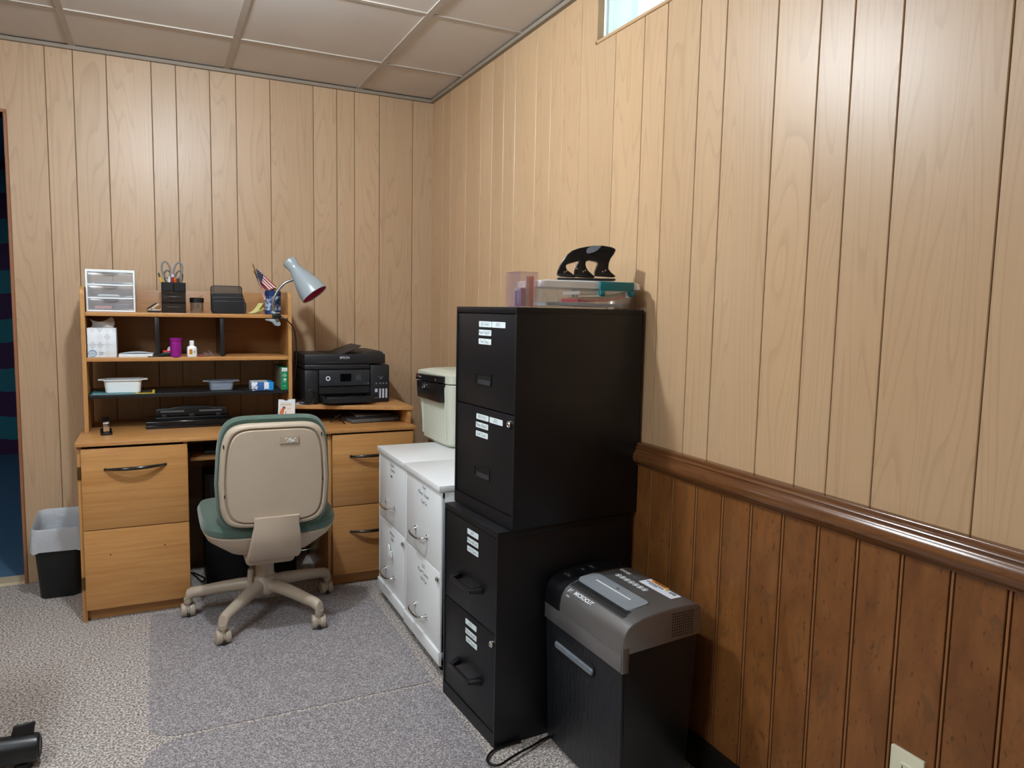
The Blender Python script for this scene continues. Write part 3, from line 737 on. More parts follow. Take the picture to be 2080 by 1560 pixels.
for k in range(3):
    a = 2*pi*k/3; q = Vector((0, 1, 0)).cross(ax).normalized(); w_ = ax.cross(q)
    b0 = c0 + ax*.085 + (q*cos(a) + w_*sin(a))*.012; b1 = c0 + ax*.150 + (q*cos(a) + w_*sin(a))*.012
    mb.tube([b0, b0.lerp(b1, .5), b1], .0055, 10); mb.ball(tuple(b1), .0056, n=8)
mb.lathe([(.014, .055), (.018, .06), (.019, .085), (.012, .09)], c0, 20, ax); mb.build('bulb', plain('bulb_glass', 'b9b4b4', .3), lp)
pts = smooth([L(.458, ly + .004, 1.196), L(.4565, ly + .004, 1.225), L(.460, ly + .003, 1.256), L(.472, ly + .002, 1.285), L(.489, ly + .001, 1.310), L(.511, ly, 1.331), L(.540, ly, 1.343), L(.555, ly, 1.345)], 5)
MB().tube(pts, .0056, 12).build('gooseneck', M_steel, lp)
mb = MB(); mb.box(-.012, .020, -.012, .045, .0012, .010, .003); mb.cyl((-.008, .004, .006), (-.008, .004, .016), .009, n=16); mb.build('clamp_upper_jaw', M_lgrey, lp)
mb = MB(); mb.box(-.013, .022, -.015, -.003, -.028, .008, .004); mb.build('clamp_body', M_blackplastic, lp)
mb = MB(); mb.box(-.008, .018, -.010, .040, -.026, -.018, .003); mb.prism([(-.044, -.024), (-.046, -.020), (-.01, -.018), (.006, -.022), (.018, -.032), (.020, -.044), (.010, -.050), (-.006, -.046), (-.016, -.032)], 'y', -.020, -.004, .003); mb.build('clamp_lever', M_lgrey, lp)
mb = MB(); mb.cyl((.0045, -.022, -.024), (.0045, .0, -.024), .008, n=14); mb.build('clamp_spring', M_chrome, lp)
pts = smooth([L(.482, ly + .006, 1.187), L(.500, ly - .006, 1.176), L(.520, ly - .010, 1.160), L(.542, ly - .002, 1.130), L(.5555, ly + .020, 1.085), L(.5585, ly + .030, 1.0), L(.556, ly + .045, .93), L(.549, ly + .06, .86), L(.552, ly + .07, .815), L(.563, ly + .11, .7885), L(.575, ly + .2, .7885)], 6)
MB().tube(pts, .0028, 8).build('power_cord', M_blackplastic, lp)

# ------------------------------------------------------------------ middle shelf
Z2 = 1.0072
tb = thing('tissue_box', 'tall white tissue box with grey diamond pattern', 'tissue box', (-.203, 3.435, Z2))
t = NT('diamond_print'); tc = t.n('ShaderNodeTexCoord'); sp = t.n('ShaderNodeSeparateXYZ'); t.l(tc.outputs['Object'], sp.inputs[0])
a_ = t.math('ADD', t.math('ADD', sp.outputs[0], sp.outputs[1]), .4); b_ = t.math('MULTIPLY', sp.outputs[2], .8)
f1 = t.math('FLOOR', t.math('MULTIPLY', t.math('ADD', a_, b_), 38)); f2 = t.math('FLOOR', t.math('MULTIPLY', t.math('SUBTRACT', a_, b_), 38))
wn = t.n('ShaderNodeTexWhiteNoise', noise_dimensions='2D'); cb = t.n('ShaderNodeCombineXYZ'); t.l(f1, cb.inputs[0]); t.l(f2, cb.inputs[1]); t.l(cb.outputs[0], wn.inputs[0])
ev = t.math('MODULO', t.math('ABSOLUTE', t.math('ADD', f1, f2)), 2)
fac = t.math('MULTIPLY', ev, t.math('MULTIPLY', wn.outputs[0], .8))
t.bsdf(t.mix(fac, 'e4e8ec', 'c0c4c8'), .5)
MB().box(-.0515, .0515, -.0515, .0515, 0, .118, .0015).build('carton', t.m, tb)
mb = MB(); mb.box(-.044, .044, -.02, .02, .1181, .1190); mb.build('opening_film', plain('cloudy_film', 'bfc0c4', .3), tb)
M_tis = plain('tissue_paper', 'b9b2ac', .8)
mb = MB()
mb.sheet(lambda u, v: (-.040 + .080*u + .006*sin(v*4), -.004 + .010*sin(u*6+v*2), .1196 + v*(.034*(1-.5*sin(u*3.0)) + .012*u)), 12, 6)
mb.sheet(lambda u, v: (-.030 + .072*u, .010 + .012*sin(u*5+1+v), .1196 + v*(.022 + .016*u*u)), 12, 6); mb.build('tissue', M_tis, tb)
mb = MB(); pts = [(-.034 + .013*cos(2*pi*k/24), -.0521, .016 + .013*sin(2*pi*k/24)) for k in range(24)]
mb.tube(pts, .0014, 5, True); M_lblue = plain('light_blue_print', '5e9bd0', .5); mb.build('emblem', M_lblue, tb)
text('lettering', 'Ultra\nSoft', .008, M_ink, tb, (-.010, -.0517, .016), (1, 0, 0), (0, 0, 1), 'LEFT')
mb = MB(); mb.box(-.043, .036, -.0518, -.0512, .052, .0528); mb.build('perforation', plain('grey_print', 'a5aab0', .6), tb)
text('lettering', 'ps', .012, M_lblue, tb, (-.034, -.0517, .016), (1, 0, 0), (0, 0, 1))
nb = tag(MB().box(-.144, -.020, 3.375, 3.46, Z2, Z2 + .0125, .001).build('index_card_stack', M_paper, None), 'thick white stack of cards lying beside the tissue box', 'cards')
MB().box(-.143, -.0215, 3.3746, 3.459, Z2 + .0055, Z2 + .0062).build('band', plain('pale_grey_band', 'a9b0b6', .7), nb)
mb = MB(); mb.sheet(lambda u, v: (-.142 + .126*u, 3.38 + .078*v, Z2 + .0128 + .007*sin(pi*u)*(.4 + .6*v)), 12, 6); loose('folded_paper', mb, plain('grey_white_paper', 'c3cbd0', .7), 'bowed sheet of paper on top of the white card stack', 'paper')
mb = MB(); mb.box(-.038, .022, 3.372, 3.379, Z2 - .0001, Z2 + .0035, .0008); loose('black_clip', mb, M_blackplastic, 'thin black clip at the foot of the left divider', 'clip')
tp = thing('tape_dispenser', 'small black and red tape dispenser behind the purple cup', 'tape dispenser', (.034, 3.400, Z2))
mb = MB(); mb.prism([(-.026, .004), (-.022, 0), (.030, 0), (.034, .006), (.030, .018), (.010, .021), (-.012, .018), (-.024, .012)], 'y', -.011, .011, .0025); mb.build('base', M_blackplastic, tp)
mb = MB(); mb.prism([(-.016, .0185), (.012, .021), (.031, .0185), (.032, .026), (-.014, .026)], 'y', -.0105, .0105, .001); mb.build('red_band', plain('red_plastic', 'c8202a', .35), tp)
mb = MB(); mb.cyl((.017, -.009, .0285), (.017, .009, .0285), .0155, n=24); mb.build('tape_roll', clear('tape_roll_plastic', 'f0eef0', .2, .1, .75, 'e6dfe2'), tp)
cp = thing('purple_cup', 'deep magenta purple plastic cup on the middle shelf', 'cup', (.068, 3.385, Z2))
M_pur = plain('magenta_plastic', '8c0f80', .35)
mb = MB(); mb.lathe([(.001, 0), (.0205, 0), (.0212, .002), (.0222, .066), (.0242, .067), (.0245, .078), (.0225, .0785), (.0208, .066), (.019, .004), (.001, .004)], (0, 0, 0), 32)
for k in range(1, 6): mb.lathe([(.0214 + k*.0002, .0105*k), (.0219 + k*.0002, .0105*k + .0015), (.0215 + k*.0002, .0105*k + .003)], (0, 0, 0), 32, cap=False)
mb.build('cup_body', M_pur, cp)
gb = thing('glue_bottle', 'little white bottle with orange label on the middle shelf', 'bottle', (.130, 3.385, Z2))
def ell(w, d, z, n=28): return [(w*cos(2*pi*k/n) if True else 0, d*sin(2*pi*k/n), z) for k in range(n)]
def sq(w, d, z, e=3.2, n=28):
    return [(w*abs(cos(2*pi*k/n))**(2/e)*(1 if cos(2*pi*k/n) >= 0 else -1), d*abs(sin(2*pi*k/n))**(2/e)*(1 if sin(2*pi*k/n) >= 0 else -1), z) for k in range(n)]
M_bot = plain('white_bottle', 'edeff0', .35, var=.02)
mb = MB(); mb.loft([sq(.0185, .011, 0), sq(.0195, .012, .002), sq(.0195, .012, .037), sq(.017, .0105, .042), sq(.010, .009, .0455), sq(.0085, .0085, .047)]); mb.build('bottle_body', M_bot, gb)
mb = MB(); mb.lathe([(.0092, .047), (.0096, .048), (.0090, .067), (.0085, .068), (.001, .068)], (0, 0, 0), 24); mb.build('cap', M_bot, gb)
mb = MB(); mb.box(-.0105, .0015, -.0125, -.0118, .010, .032); lb = mb.build('label_panel', plain('orange_label', 'd58a1c', .5), gb, label='orange label')
text('lettering', 'GLUE', .0075, plain('brown_print', '6b3c08', .6), lb, (-.0045, -.0127, .021), (0, 0, 1), (-1, 0, 0))
text('lettering', 'all\npurpose\nwhite', .0045, M_ink, gb, (.008, -.0123, .021), (0, 0, 1), (-1, 0, 0))
M_bag = clear('thin_plastic_bag', 'e6dade', .5, .12, .10, 'd8c8cc')
mb = MB()
mb.sheet(lambda u, v: (.152 + .086*u, 3.376 + .055*v, Z2 + .004 + .014*sin(pi*u)*sin(pi*v)*(1+.6*sin(19*u+7*v)) + .003*sin(31*u)*sin(17*v)*sin(pi*u)), 40, 20)
bg = loose('plastic_bag', mb, M_bag, 'crinkled clear plastic bag lying right of the white bottle', 'bag')
mb = MB(); mb.box(.155, .172, 3.378, 3.386, Z2 + .0005, Z2 + .007, .002); mb.build('red_tag', plain('red_paper', 'a8303c', .6), bg)

# ------------------------------------------------------------------ black lower shelf
Z3 = .8556
def tub(name, label, cat, x, y, w1, d1, w0, d0, h, mat, rim, group=None, handles=True):
    o = thing(name, label, cat, (x, y, Z3 + .0015), group=group)
    def rr(w, d, z, r=.016): return [(a, b, z) for a, b in rrect(w, d, r, 5)]
    th = .0022
    mb = MB(); mb.loft([rr(w0, d0, 0, .014), rr(w0+.004, d0+.004, .002, .016), rr(w1, d1, h, .018), rr(w1-th*2, d1-th*2, h, .016), rr(w0+.002, d0+.002, .004, .014), rr(w0-.02, d0-.02, .0035, .01)]); mb.build('tub_body', mat, o)
    mb = MB(); mb.loft([rr(w1-.001, d1-.001, h-.004, .018), rr(w1+.010, d1+.010, h-.003, .02), rr(w1+.011, d1+.011, h+.001, .02), rr(w1-.003, d1-.003, h+.0015, .017)], False, False)
    if handles:
        for s in (-1, 1):
            mb.prism([(s*(w1/2), -d1*.32), (s*(w1/2+.022), -d1*.24), (s*(w1/2+.022), d1*.24), (s*(w1/2), d1*.32)], 'z', h-.003, h+.001, .0008, 1)
    mb.build('rim', rim, o); return o
bk = thing('teal_booklet', 'teal booklet lying flat under the white tub', 'booklet', (-.17, 3.46, Z3))
MB().box(-.078, .082, -.082, .075, 0, .0012).build('cover', plain('teal_print', '4f8a92', .5, var=.25, vs=30), bk)
text('lettering', 'guide', .014, M_whiteink, bk, (-.055, -.06, .0014), (1, 0, 0), (0, 1, 0))
tag(MB().box(-.087, -.016, 3.378, 3.545, Z3, Z3 + .0012).build('yellow_booklet', plain('yellow_print', 'd9c23a', .5), None), 'yellow bordered leaflet beside the teal booklet', 'leaflet')
MB().box(-.080, -.026, 3.40, 3.53, Z3 + .0012, Z3 + .0014).build('leaflet_photo', plain('brown_photo_print', '4a3f34', .5, var=.3, vs=40), bpy.data.objects['yellow_booklet'])
tub('storage_tub', 'white plastic tub with end handles on the black shelf', 'tub', -.134, 3.462, .140, .105, .125, .092, .054, M_whiteplastic, M_whiteplastic)
M_milkyb = clear('milky_blue_tub', 'cfd6df', .12, .2, .38, 'b9c4d2')
tub('clear_tub', 'translucent tub with end lips toward the right of the black shelf', 'tub', .247, 3.445, .104, .078, .088, .066, .040, M_milkyb, M_milkyb, handles=True)
bb = thing('blue_box', 'low blue carton with white splashes and open clear window', 'carton', (.413, 3.42, Z3))
t = NT('blue_carton_print'); v = t.coord((30, 30, 42)); n = t.noise(v, 1, 3, .6, .8); tc = t.n('ShaderNodeTexCoord'); sp = t.n('ShaderNodeSeparateXYZ'); t.l(tc.outputs['Object'], sp.inputs[0])
lf = t.math('LESS_THAN', sp.outputs[0], -.022); md = t.math('MULTIPLY', t.math('GREATER_THAN', sp.outputs[0], .006), t.math('LESS_THAN', sp.outputs[0], .026))
wh = t.math('MULTIPLY', t.math('GREATER_THAN', n, .47), t.math('MAXIMUM', lf, md))
t.bsdf(t.mix(wh, t.mix(t.math('GREATER_THAN', sp.outputs[0], .024), '2f5f9f', '1c8fe0'), 'e6edf5'), .4)
MB().box(-.046, .046, -.045, .07, 0, .036, .001).build('carton', t.m, bb)
MB().box(-.030, .022, -.03, .055, .0362, .0372, .0003, 1).build('window_film', plain('pale_window', 'ccd3d6', .4), bb)
text('lettering', 'one\nsize', .009, M_ink, bb, (-.035, -.0454, .012), (1, 0, 0), (0, 0, 1))
gbx = thing('green_box', 'upright green carton of filing supplies by the hutch side', 'carton', (.5065, 3.44, Z3))
M_grn = plain('green_print', '0f8a58', .45)
MB().box(-.0145, .0145, -.062, .16, 0, .100, .001).build('carton', [M_grn], gbx)
MB().box(-.0150, -.0145, -.060, .158, .002, .098).build('side_film', plain('grey_side_film', '8d8678', .35, var=.3, vs=25), gbx, label='grey clear side')
MB().box(-.0105, .0125, -.0626, -.062, .083, .098).build('brand_patch', M_whiteink, gbx)
text('lettering', 'Dawn', .008, M_ink, gbx, (.001, -.0628, .0905), (1, 0, 0), (0, 0, 1), sx=.9)
text('lettering', '48\nBUSINESS\nCARDS', .0058, M_whiteink, gbx, (.001, -.0623, .066), (1, 0, 0), (0, 0, 1), sx=.75)
text('lettering', '48', .013, M_whiteink, gbx, (.001, -.0623, .046), (1, 0, 0), (0, 0, 1), bold=.0005)
text('lettering', 'sheets', .006, M_whiteink, gbx, (.001, -.0623, .037), (1, 0, 0), (0, 0, 1), sx=.9)
text('lettering', 'letter', .0045, M_whiteink, gbx, (.001, -.0623, .018), (1, 0, 0), (0, 0, 1))

# ------------------------------------------------------------------ on the desk top
st = thing('stapler', 'small black and chrome stapler standing end-on near the desk corner', 'stapler', (-.193, 3.30, H), 4)
mb = MB(); mb.loft([[(a, b, z) for a, b in rrect(.042, .15, .010, 4, 0, .06)] for z in (0, .006)] + [[(a, b, .009) for a, b in rrect(.036, .144, .008, 4, 0, .06)]]); mb.build('base', M_blackplastic, st)
mb = MB(); mb.prism([(-.006, .034), (.012, .052), (.05, .064), (.11, .058), (.13, .040), (.125, .028), (.0, .026)], 'x', -.013, .013, .004); mb.build('top_arm', M_blackplastic, st)
mb = MB(); mb.prism([(-.0085, .014), (-.0085, .048), (.0, .054), (.004, .05), (.006, .014)], 'x', -.011, .011, .002); mb.build('nose', M_chrome, st)
mb = MB(); mb.box(-.010, .010, -.002, .11, .016, .026, .002); mb.build('magazine', M_steel, st)
mb = MB(); mb.box(-.008, .008, -.009, .006, .009, .0105, .0004, 1); mb.build('anvil', M_chrome, st)
mb = MB(); mb.box(-.006, .006, .10, .125, .008, .03, .002); mb.build('hinge_post', M_blackplastic, st)
# long black slab (folded machine) with a three-hole punch on it
sl = thing('laminator', 'long low glossy black laminator under the hutch', 'laminator', (.115, 3.385, H), 0)
mb = MB(); mb.prism([(0, .0), (0, .014), (.012, .0155), (.012, .021), (.0, .0225), (.0, .031), (.008, .036), (.165, .036), (.17, .03), (.17, 0)], 'x', -.168, .168, .0016); mb.build('housing', plain('piano_black', '0b0b0d', .12, spec=.7), sl)
mb = MB(); mb.box(-.160, .160, .004, .0125, .0155, .0208); mb.build('feed_slot', plain('slot_black', '040404', .7), sl)
hp = thing('hole_punch', 'wide black three hole punch resting on the glossy laminator', 'hole punch', (.125, 3.44, H + .0362), 0)
mb = MB(); mb.box(-.140, .140, -.028, .055, 0, .008, .002); mb.build('base_plate', M_blackplastic, hp)
pro = [(-.138, .010), (.138, .010), (.142, .016), (.142, .036), (.135, .043), (.085, .045), (.055, .051), (.03, .0545), (0, .0555), (-.03, .0545), (-.055, .051), (-.085, .045), (-.135, .043), (-.142, .036), (-.142, .016)]
mb = MB(); mb.prism(pro, 'y', -.012, .012, .003); mb.build('press_bar', M_blackplastic, hp)
mb = MB()
for x0, x1 in ((-.122, -.03), (.03, .122)): mb.box(x0, x1, -.0130, -.0115, .027, .034, .0005, 1)
mb.build('grip_inlay', plain('grey_inlay', '5c5f63', .35), hp)
for x in (-.108, .0, .108):
    mb = MB(); mb.box(x - .010, x + .010, -.022, .012, .008, .019, .002); mb.box(x - .007, x + .007, -.0235, -.0215, .010, .0125); mb.box(x - .007, x + .007, -.0235, -.0215, .014, .016); mb.build('punch_head', plain('head_grey', '3a3c40', .3, metal=.6), hp)
# desk-top tear-off card with a picture
cd = thing('card_calendar', 'white tear-off picture card standing behind the chair', 'calendar', (.500, 3.30, H), -6)
mb = MB(); mb.prism([(-.036, 0), (.036, 0), (.039, .119), (.010, .118), (.006, .113), (-.004, .113), (-.010, .118), (-.031, .119)], 'y', -.002, .004, .0006, 1); mb.build('card', plain('card_white', 'e3f0f4', .5), cd)
mb = MB(); mb.hexa([(-.030, -.0024, .03), (.028, -.0024, .03), (.028, -.0019, .03), (-.030, -.0019, .03)], [(-.025, -.0024, .107), (.026, -.0024, .107), (.026, -.0019, .107), (-.025, -.0019, .107)]); mb.build('picture_panel', plain('cream_print', 'efe6dc', .6), cd)
mb = MB(); mb.prism([(-.026, .032), (-.029, .055), (-.024, .070), (-.015, .083), (-.008, .086), (-.006, .078), (-.009, .066), (-.012, .050), (-.010, .034)], 'y', -.0028, -.0023); mb.build('picture_figure', plain('orange_print', 'd9774a', .6, var=.3, vs=60), cd)
mb = MB(); mb.prism([(-.0135, .085), (-.010, .089), (-.005, .087), (-.002, .080), (-.006, .077), (-.010, .080)], 'y', -.0031, -.0027); mb.prism([(-.004, .050), (-.002, .066), (.0, .066), (-.001, .05), (-.003, .036)], 'y', -.0031, -.0027); mb.build('picture_detail', plain('dark_print', '4a3a3a', .6), cd)
text('lettering', "It's a Lovely!", .0085, plain('olive_print', '7d7f66', .6), cd, (.001, -.0027, .097), (1, 0, 0), (0, 0, 1))
text('lettering', 'hello', .007, plain('rose_print', 'b57a7a', .6), cd, (.012, -.0027, .078), (1, .0, .2), (-.2, 0, 1))
mb = MB(); mb.prism([(.004, .0), (.06, .0), (.008, .110), (.004, .112)], 'x', -.03, .03); mb.build('easel_back', plain('card_grey', 'b9c1c4', .7), cd)
# laptop and drive under the riser
lt = thing('laptop', 'closed dark grey laptop stowed under the printer riser', 'laptop', (.895, 3.29, H), 6)
mb = MB(); mb.box(-.112, .118, -.005, .22, .002, .019, .004); mb.build('base_shell', plain('gunmetal_laptop', '6d6d70', .35, metal=.4), lt)
mb = MB(); mb.box(-.112, .118, -.004, .22, .0195, .028, .004); mb.build('lid', plain('dark_laptop_lid', '1b1b1d', .4), lt)
mb = MB(); mb.box(.095, .112, -.0065, -.004, .006, .012); mb.box(-.02, -.0185, -.0056, -.004, .004, .018); mb.build('port', M_ink, lt)
mb = MB(); mb.hexa([(-.088, .008, .0282), (.085, .008, .0282), (.10, .16, .0282), (-.07, .16, .0282)], [(-.083, .010, .034), (.080, .010, .034), (.095, .158, .042), (-.065, .158, .042)], .002); 
loose('tablet_case', mb, plain('pewter_case', '504d4a', .35), 'slim pewter case lying on the closed laptop', 'case', loc=(.895, 3.29, H), rot=(0, 0, radians(6)))
mb = MB(); mb.tube(smooth([(.75, 3.27, H+.004), (.735, 3.30, H+.02), (.72, 3.36, H+.03), (.74, 3.42, H+.012), (.70, 3.45, H+.004)], 6), .003, 8); mb.tube(smooth([(.70, 3.33, H+.004), (.72, 3.31, H+.03), (.745, 3.33, H+.035), (.76, 3.40, H+.032)], 6), .003, 8)
loose('power_cable', mb, M_blackplastic, 'coiled black cable beside the laptop under the riser', 'cable')
# computer tower in the knee hole
tw = thing('computer_tower', 'black computer tower in the dark knee hole of the desk', 'computer', (.357, 3.45, 0))
MB().box(-.192, .192, -.09, .09, .012, .50, .006).build('case', M_black, tw)
MB().box(-.17, .17, -.0915, -.0895, .03, .48, .001).build('side_cover', M_blackplastic, tw)
mb = MB()
for x in (-.16, .13):
    for y in (-.07, .05): mb.box(x, x+.03, y, y+.02, 0, .012)
mb.build('foot', M_blackplastic, tw)
# ------------------------------------------------------------------ printer
pr = thing('printer', 'black multifunction ink tank printer on the oak riser', 'printer', (.593, 3.372, .7852))
P = lambda mb, x0, x1, y0, y1, z0, z1, bv=.003: mb.box(x0 - .593, x1 - .593, y0 - 3.372, y1 - 3.372, z0 - .7852, z1 - .7852, bv)
M_prn = plain('printer_black', '191b20', .45, var=.05, bump=.05, bs=900); M_prn2 = plain('printer_panel_black', '23262c', .4, var=.03); M_prdark = plain('printer_recess', '060708', .6)
M_prntop = plain('printer_top_black', '2a2825', .5, var=.04)
mb = MB(); P(mb, .593, .656, 3.372, 3.66, .790, .9425, .008); P(mb, .656, .893, 3.40, 3.66, .790, .866, .002); P(mb, .656, .893, 3.382, 3.66, .866, .9425, .002); P(mb, .60, .89, 3.39, 3.65, .7852, .792); mb.build('body', M_prn, pr)
mb = MB(); P(mb, .593, .893, 3.371, 3.66, .9435, .9675, .006); mb.build('scanner_base', M_prn, pr)
mb = MB(); P(mb, .593, .966, 3.369, 3.66, .9685, 1.013, .004); ad = mb.build('document_feeder', M_prn, pr)
mb = MB(); P(mb, .659, .885, 3.3675, 3.372, .9690, .980, .001); mb.build('lid_grip', M_prdark, ad)
mb = MB(); P(mb, .70, .955, 3.39, 3.63, 1.0125, 1.0145, .001); mb.build('feeder_recess', M_prdark, ad)
def slab(mb, pts, y0, y1, bv=.0015): mb.prism([(a - .593, b - .7852) for a, b in pts], 'y', y0 - 3.372, y1 - 3.372, bv)
mb = MB(); slab(mb, [(.762, 1.014), (.766, 1.018), (.862, 1.052), (.866, 1.049), (.80, 1.014)], 3.42, 3.62); slab(mb, [(.755, 1.014), (.842, 1.047), (.846, 1.044), (.775, 1.012)], 3.385, 3.42, .001); mb.build('paper_support', M_prntop, ad)
mb = MB(); slab(mb, [(.862, 1.0125), (.90, 1.028), (.95, 1.026), (.962, 1.016), (.962, 1.0125)], 3.39, 3.64); mb.build('feed_cover', M_prntop, ad)
cpn = MB(); P(cpn, .657, .891, 3.366, 3.384, .868, .941, .002); cp_ = cpn.build('control_panel', M_prn2, pr)
yy = 3.366 - 3.372 - .0004
X_ = lambda x: x - .593
Z_ = lambda z: z - .7852
mb = MB(); mb.lathe([(.0065, 0), (.0105, 0), (.0105, .001), (.0065, .001)], (X_(.697), yy + .001, Z_(.903)), 32, (0, -1, 0), False); mb.build('home_button', M_whiteink, cp_, label='white ring button')
mb = MB(); mb.box(X_(.753), X_(.803), yy - .0004, yy + .001, Z_(.888), Z_(.9235)); mb.build('screen', plain('screen_glass', '07080c', .1), cp_)
M_dim = plain('dim_grey_print', '70757c', .6)
mb = MB()
for i in range(3):
    for j in range(3): mb.lathe([(.0042, 0), (.0048, 0), (.0048, .0005), (.0042, .0005)], (X_(.821 + .015*i), yy + .0005, Z_(.921 - .0142*j)), 14, (0, -1, 0), False)
for j in (0, 1.4): mb.lathe([(.0050, 0), (.0056, 0), (.0056, .0005), (.0050, .0005)], (X_(.866), yy + .0005, Z_(.918 - .0142*j)), 14, (0, -1, 0), False)
mb.build('keypad', plain('keypad_grey', '3c4048', .5), cp_)
text('lettering', '1 2 3\n4 5 6\n7 8 9', .0098, M_dim, cp_, (X_(.836), yy - .0002, Z_(.9065)), (1, 0, 0), (0, 0, 1), sx=1.12).data
text('lettering', '?', .008, M_dim, cp_, (X_(.732), yy, Z_(.918)), (1, 0, 0), (0, 0, 1)); text('lettering', 'x', .008, M_dim, cp_, (X_(.732), yy, Z_(.890)), (1, 0, 0), (0, 0, 1))
mb = MB(); mb.cyl((X_(.8835), yy + .0005, Z_(.880)), (X_(.8835), yy - .0003, Z_(.880)), .0026, n=12); mb.box(X_(.868), X_(.888), yy - .0003, yy + .0005, Z_(.8742), Z_(.8752)); mb.build('status_light', M_dim, cp_)
text('brand_lettering', 'EPSON', .0150, plain('silver_print', 'b5b9bd', .5), ad, (X_(.774), 3.3685 - 3.372, Z_(.997)), (1, 0, 0), (0, 0, 1), bold=.0003)
mb = MB(); P(mb, .658, .892, 3.374, 3.40, .832, .866, 0); mb.build('paper_slot', M_prdark, pr)
mb = MB()
for x in (.70, .767, .832): mb.cyl((X_(x), 3.377 - 3.372, Z_(.8615)), (X_(x), 3.372 - 3.372, Z_(.8615)), .003, n=10)
mb.build('slot_roller', M_darkgrey, pr)
mb = MB(); P(mb, .661, .888, 3.292, 3.39, .800, .806, .001); P(mb, .661, .668, 3.292, 3.39, .80, .828, .002); P(mb, .881, .888, 3.292, 3.39, .80, .828, .002); slab(mb, [(.668, .806), (.668, .815), (.70, .818), (.74, .811), (.80, .817), (.86, .812), (.881, .820), (.881, .806)], 3.30, 3.40, .001); P(mb, .675, .885, 3.286, 3.293, .797, .826, .003); mb.build('output_tray', plain('tray_black', '17191d', .4, var=.1), pr)
mb = MB(); P(mb, .894, .986, 3.366, 3.60, .786, .9625, .007); tk = mb.build('ink_tank', M_prn, pr)
yt = 3.366 - 3.372 - .0006
M_inkwin = plain('ink_window_grey', 'c2c6d4', .3)
for k, x in enumerate((.9215, .940, .955, .970)):
    mb = MB(); w_ = .006 if k == 0 else .0044
    mb.box(X_(x) - w_, X_(x) + w_, yt, yt + .001, Z_(.834 if k == 0 else .806), Z_(.850)); mb.build('ink_window', M_inkwin, tk)
    mb = MB(); mb.box(X_(x) - .0035, X_(x) + .0035, yt, yt + .001, Z_(.8715), Z_(.879)); mb.build('ink_icon', M_dim, tk)
text('lettering', 'ET-3760', .0075, M_dim, tk, (X_(.944), yt, Z_(.906)), (1, 0, 0), (0, 0, 1)); text('lettering', 'BK', .006, M_whiteink, tk, (X_(.944), yt, Z_(.899)), (1, 0, 0), (0, 0, 1))
mb = MB(); mb.box(X_(.912), X_(.930), yt, yt + .001, Z_(.8055), Z_(.808)); mb.build('level_mark', M_dim, tk)
mb = MB(); mb.tube(smooth([(.585, 3.46, .789), (.578, 3.40, .80), (.590, 3.355, .83), (.612, 3.345, .855), (.628, 3.35, .84), (.632, 3.355, .812), (.622, 3.352, .792), (.600, 3.36, .789), (.575, 3.40, .789)], 6), .0026, 8)
loose('usb_cable', mb, M_blackplastic, 'thin black cable looped against the left side of the printer', 'cable')
mb = MB(); mb.hexa([(.5565, 3.395, .7853), (.60, 3.38, .7853), (.61, 3.45, .7853), (.566, 3.45, .7853)], [(.5565, 3.395, .7870), (.60, 3.38, .7870), (.61, 3.45, .7870), (.566, 3.45, .7870)]); loose('paper_slip', mb, plain('lilac_paper', 'c4c6d6', .7), 'pale paper slip under the cable loop by the printer', 'paper')

# ------------------------------------------------------------------ fire safe on the white cabinets
sf = thing('fire_safe', 'cream portable fire safe with black latch on the white cabinets', 'safe', (1.066, 2.775, .6565), 4.3)
M_cream = plain('cream_plastic', 'c9cdbd', .5, var=.04, bump=.05, bs=700)
SD, SW = .215, .36
def sring(x0, x1, y0, y1, z, r): return [((a), (b), z) for a, b in rrect(x1 - x0, y1 - y0, r, 5, (x0+x1)/2, (y0+y1)/2)]
mb = MB(); mb.loft([sring(.022, SD-.02, .03, SW-.055, 0, .03), sring(.012, SD-.012, .016, SW-.045, .012, .03), sring(.002, SD, .002, SW-.002, .258, .03), sring(.006, SD-.004, .006, SW-.006, .262, .028)]); mb.build('body', M_cream, sf)
mb = MB()
for y in (.05, .29): mb.tube([(.0085, y, .03), (.0015, y+.002, .252)], .0035, 8)
mb.build('body_rib', M_cream, sf)
mb = MB(); mb.loft([sring(.004, SD-.002, .004, SW-.004, .2655, .03), sring(.0, SD, .0, SW, .268, .032), sring(.0, SD, .0, SW, .300, .032), sring(.006, SD-.006, .008, SW-.008, .304, .03), sring(.045, SD-.045, .06, SW-.06, .314, .02)]); mb.build('lid', M_cream, sf)
mb = MB(); mb.prism([(.050, .296), (.312, .289), (.312, .264), (.050, .270)], 'x', -.022, .004, .004); lt_ = mb.build('latch_top', M_blackplastic, sf)
mb = MB(); mb.prism([(.050, .266), (.311, .260), (.300, .188), (.056, .186)], 'x', -.018, .004, .004); lb = mb.build('latch_plate', M_blackplastic, sf)
mb = MB(); mb.prism([(.10, .254), (.295, .252), (.29, .236), (.10, .234)], 'x', -.0186, -.017); mb.build('latch_recess', plain('latch_recess_black', '020203', .5), lb)
mb = MB(); mb.cyl((-.016, .205, .245), (-.026, .205, .245), .009, n=18); mb.box(-.036, -.022, .2035, .2065, .236, .258, .001); mb.build('key', M_chrome, lb, label='small chrome key in the lock')
M_rust = plain('red_mark', 'a0483a', .5)
mb = MB(); mb.prism([(.292, .274), (.302, .274), (.298, .288), (.294, .288)], 'x', -.0227, -.0220); mb.build('emblem', M_rust, lt_)
text('brand_lettering', 'Sentry', .013, plain('grey_badge_print', '8d8f92', .5), lt_, (-.0224, .264, .280), (0, -1, -.02), (0, 0, 1)); text('lettering', '1100', .008, M_dim, lt_, (-.0224, .098, .279), (0, -1, 0), (0, 0, 1))

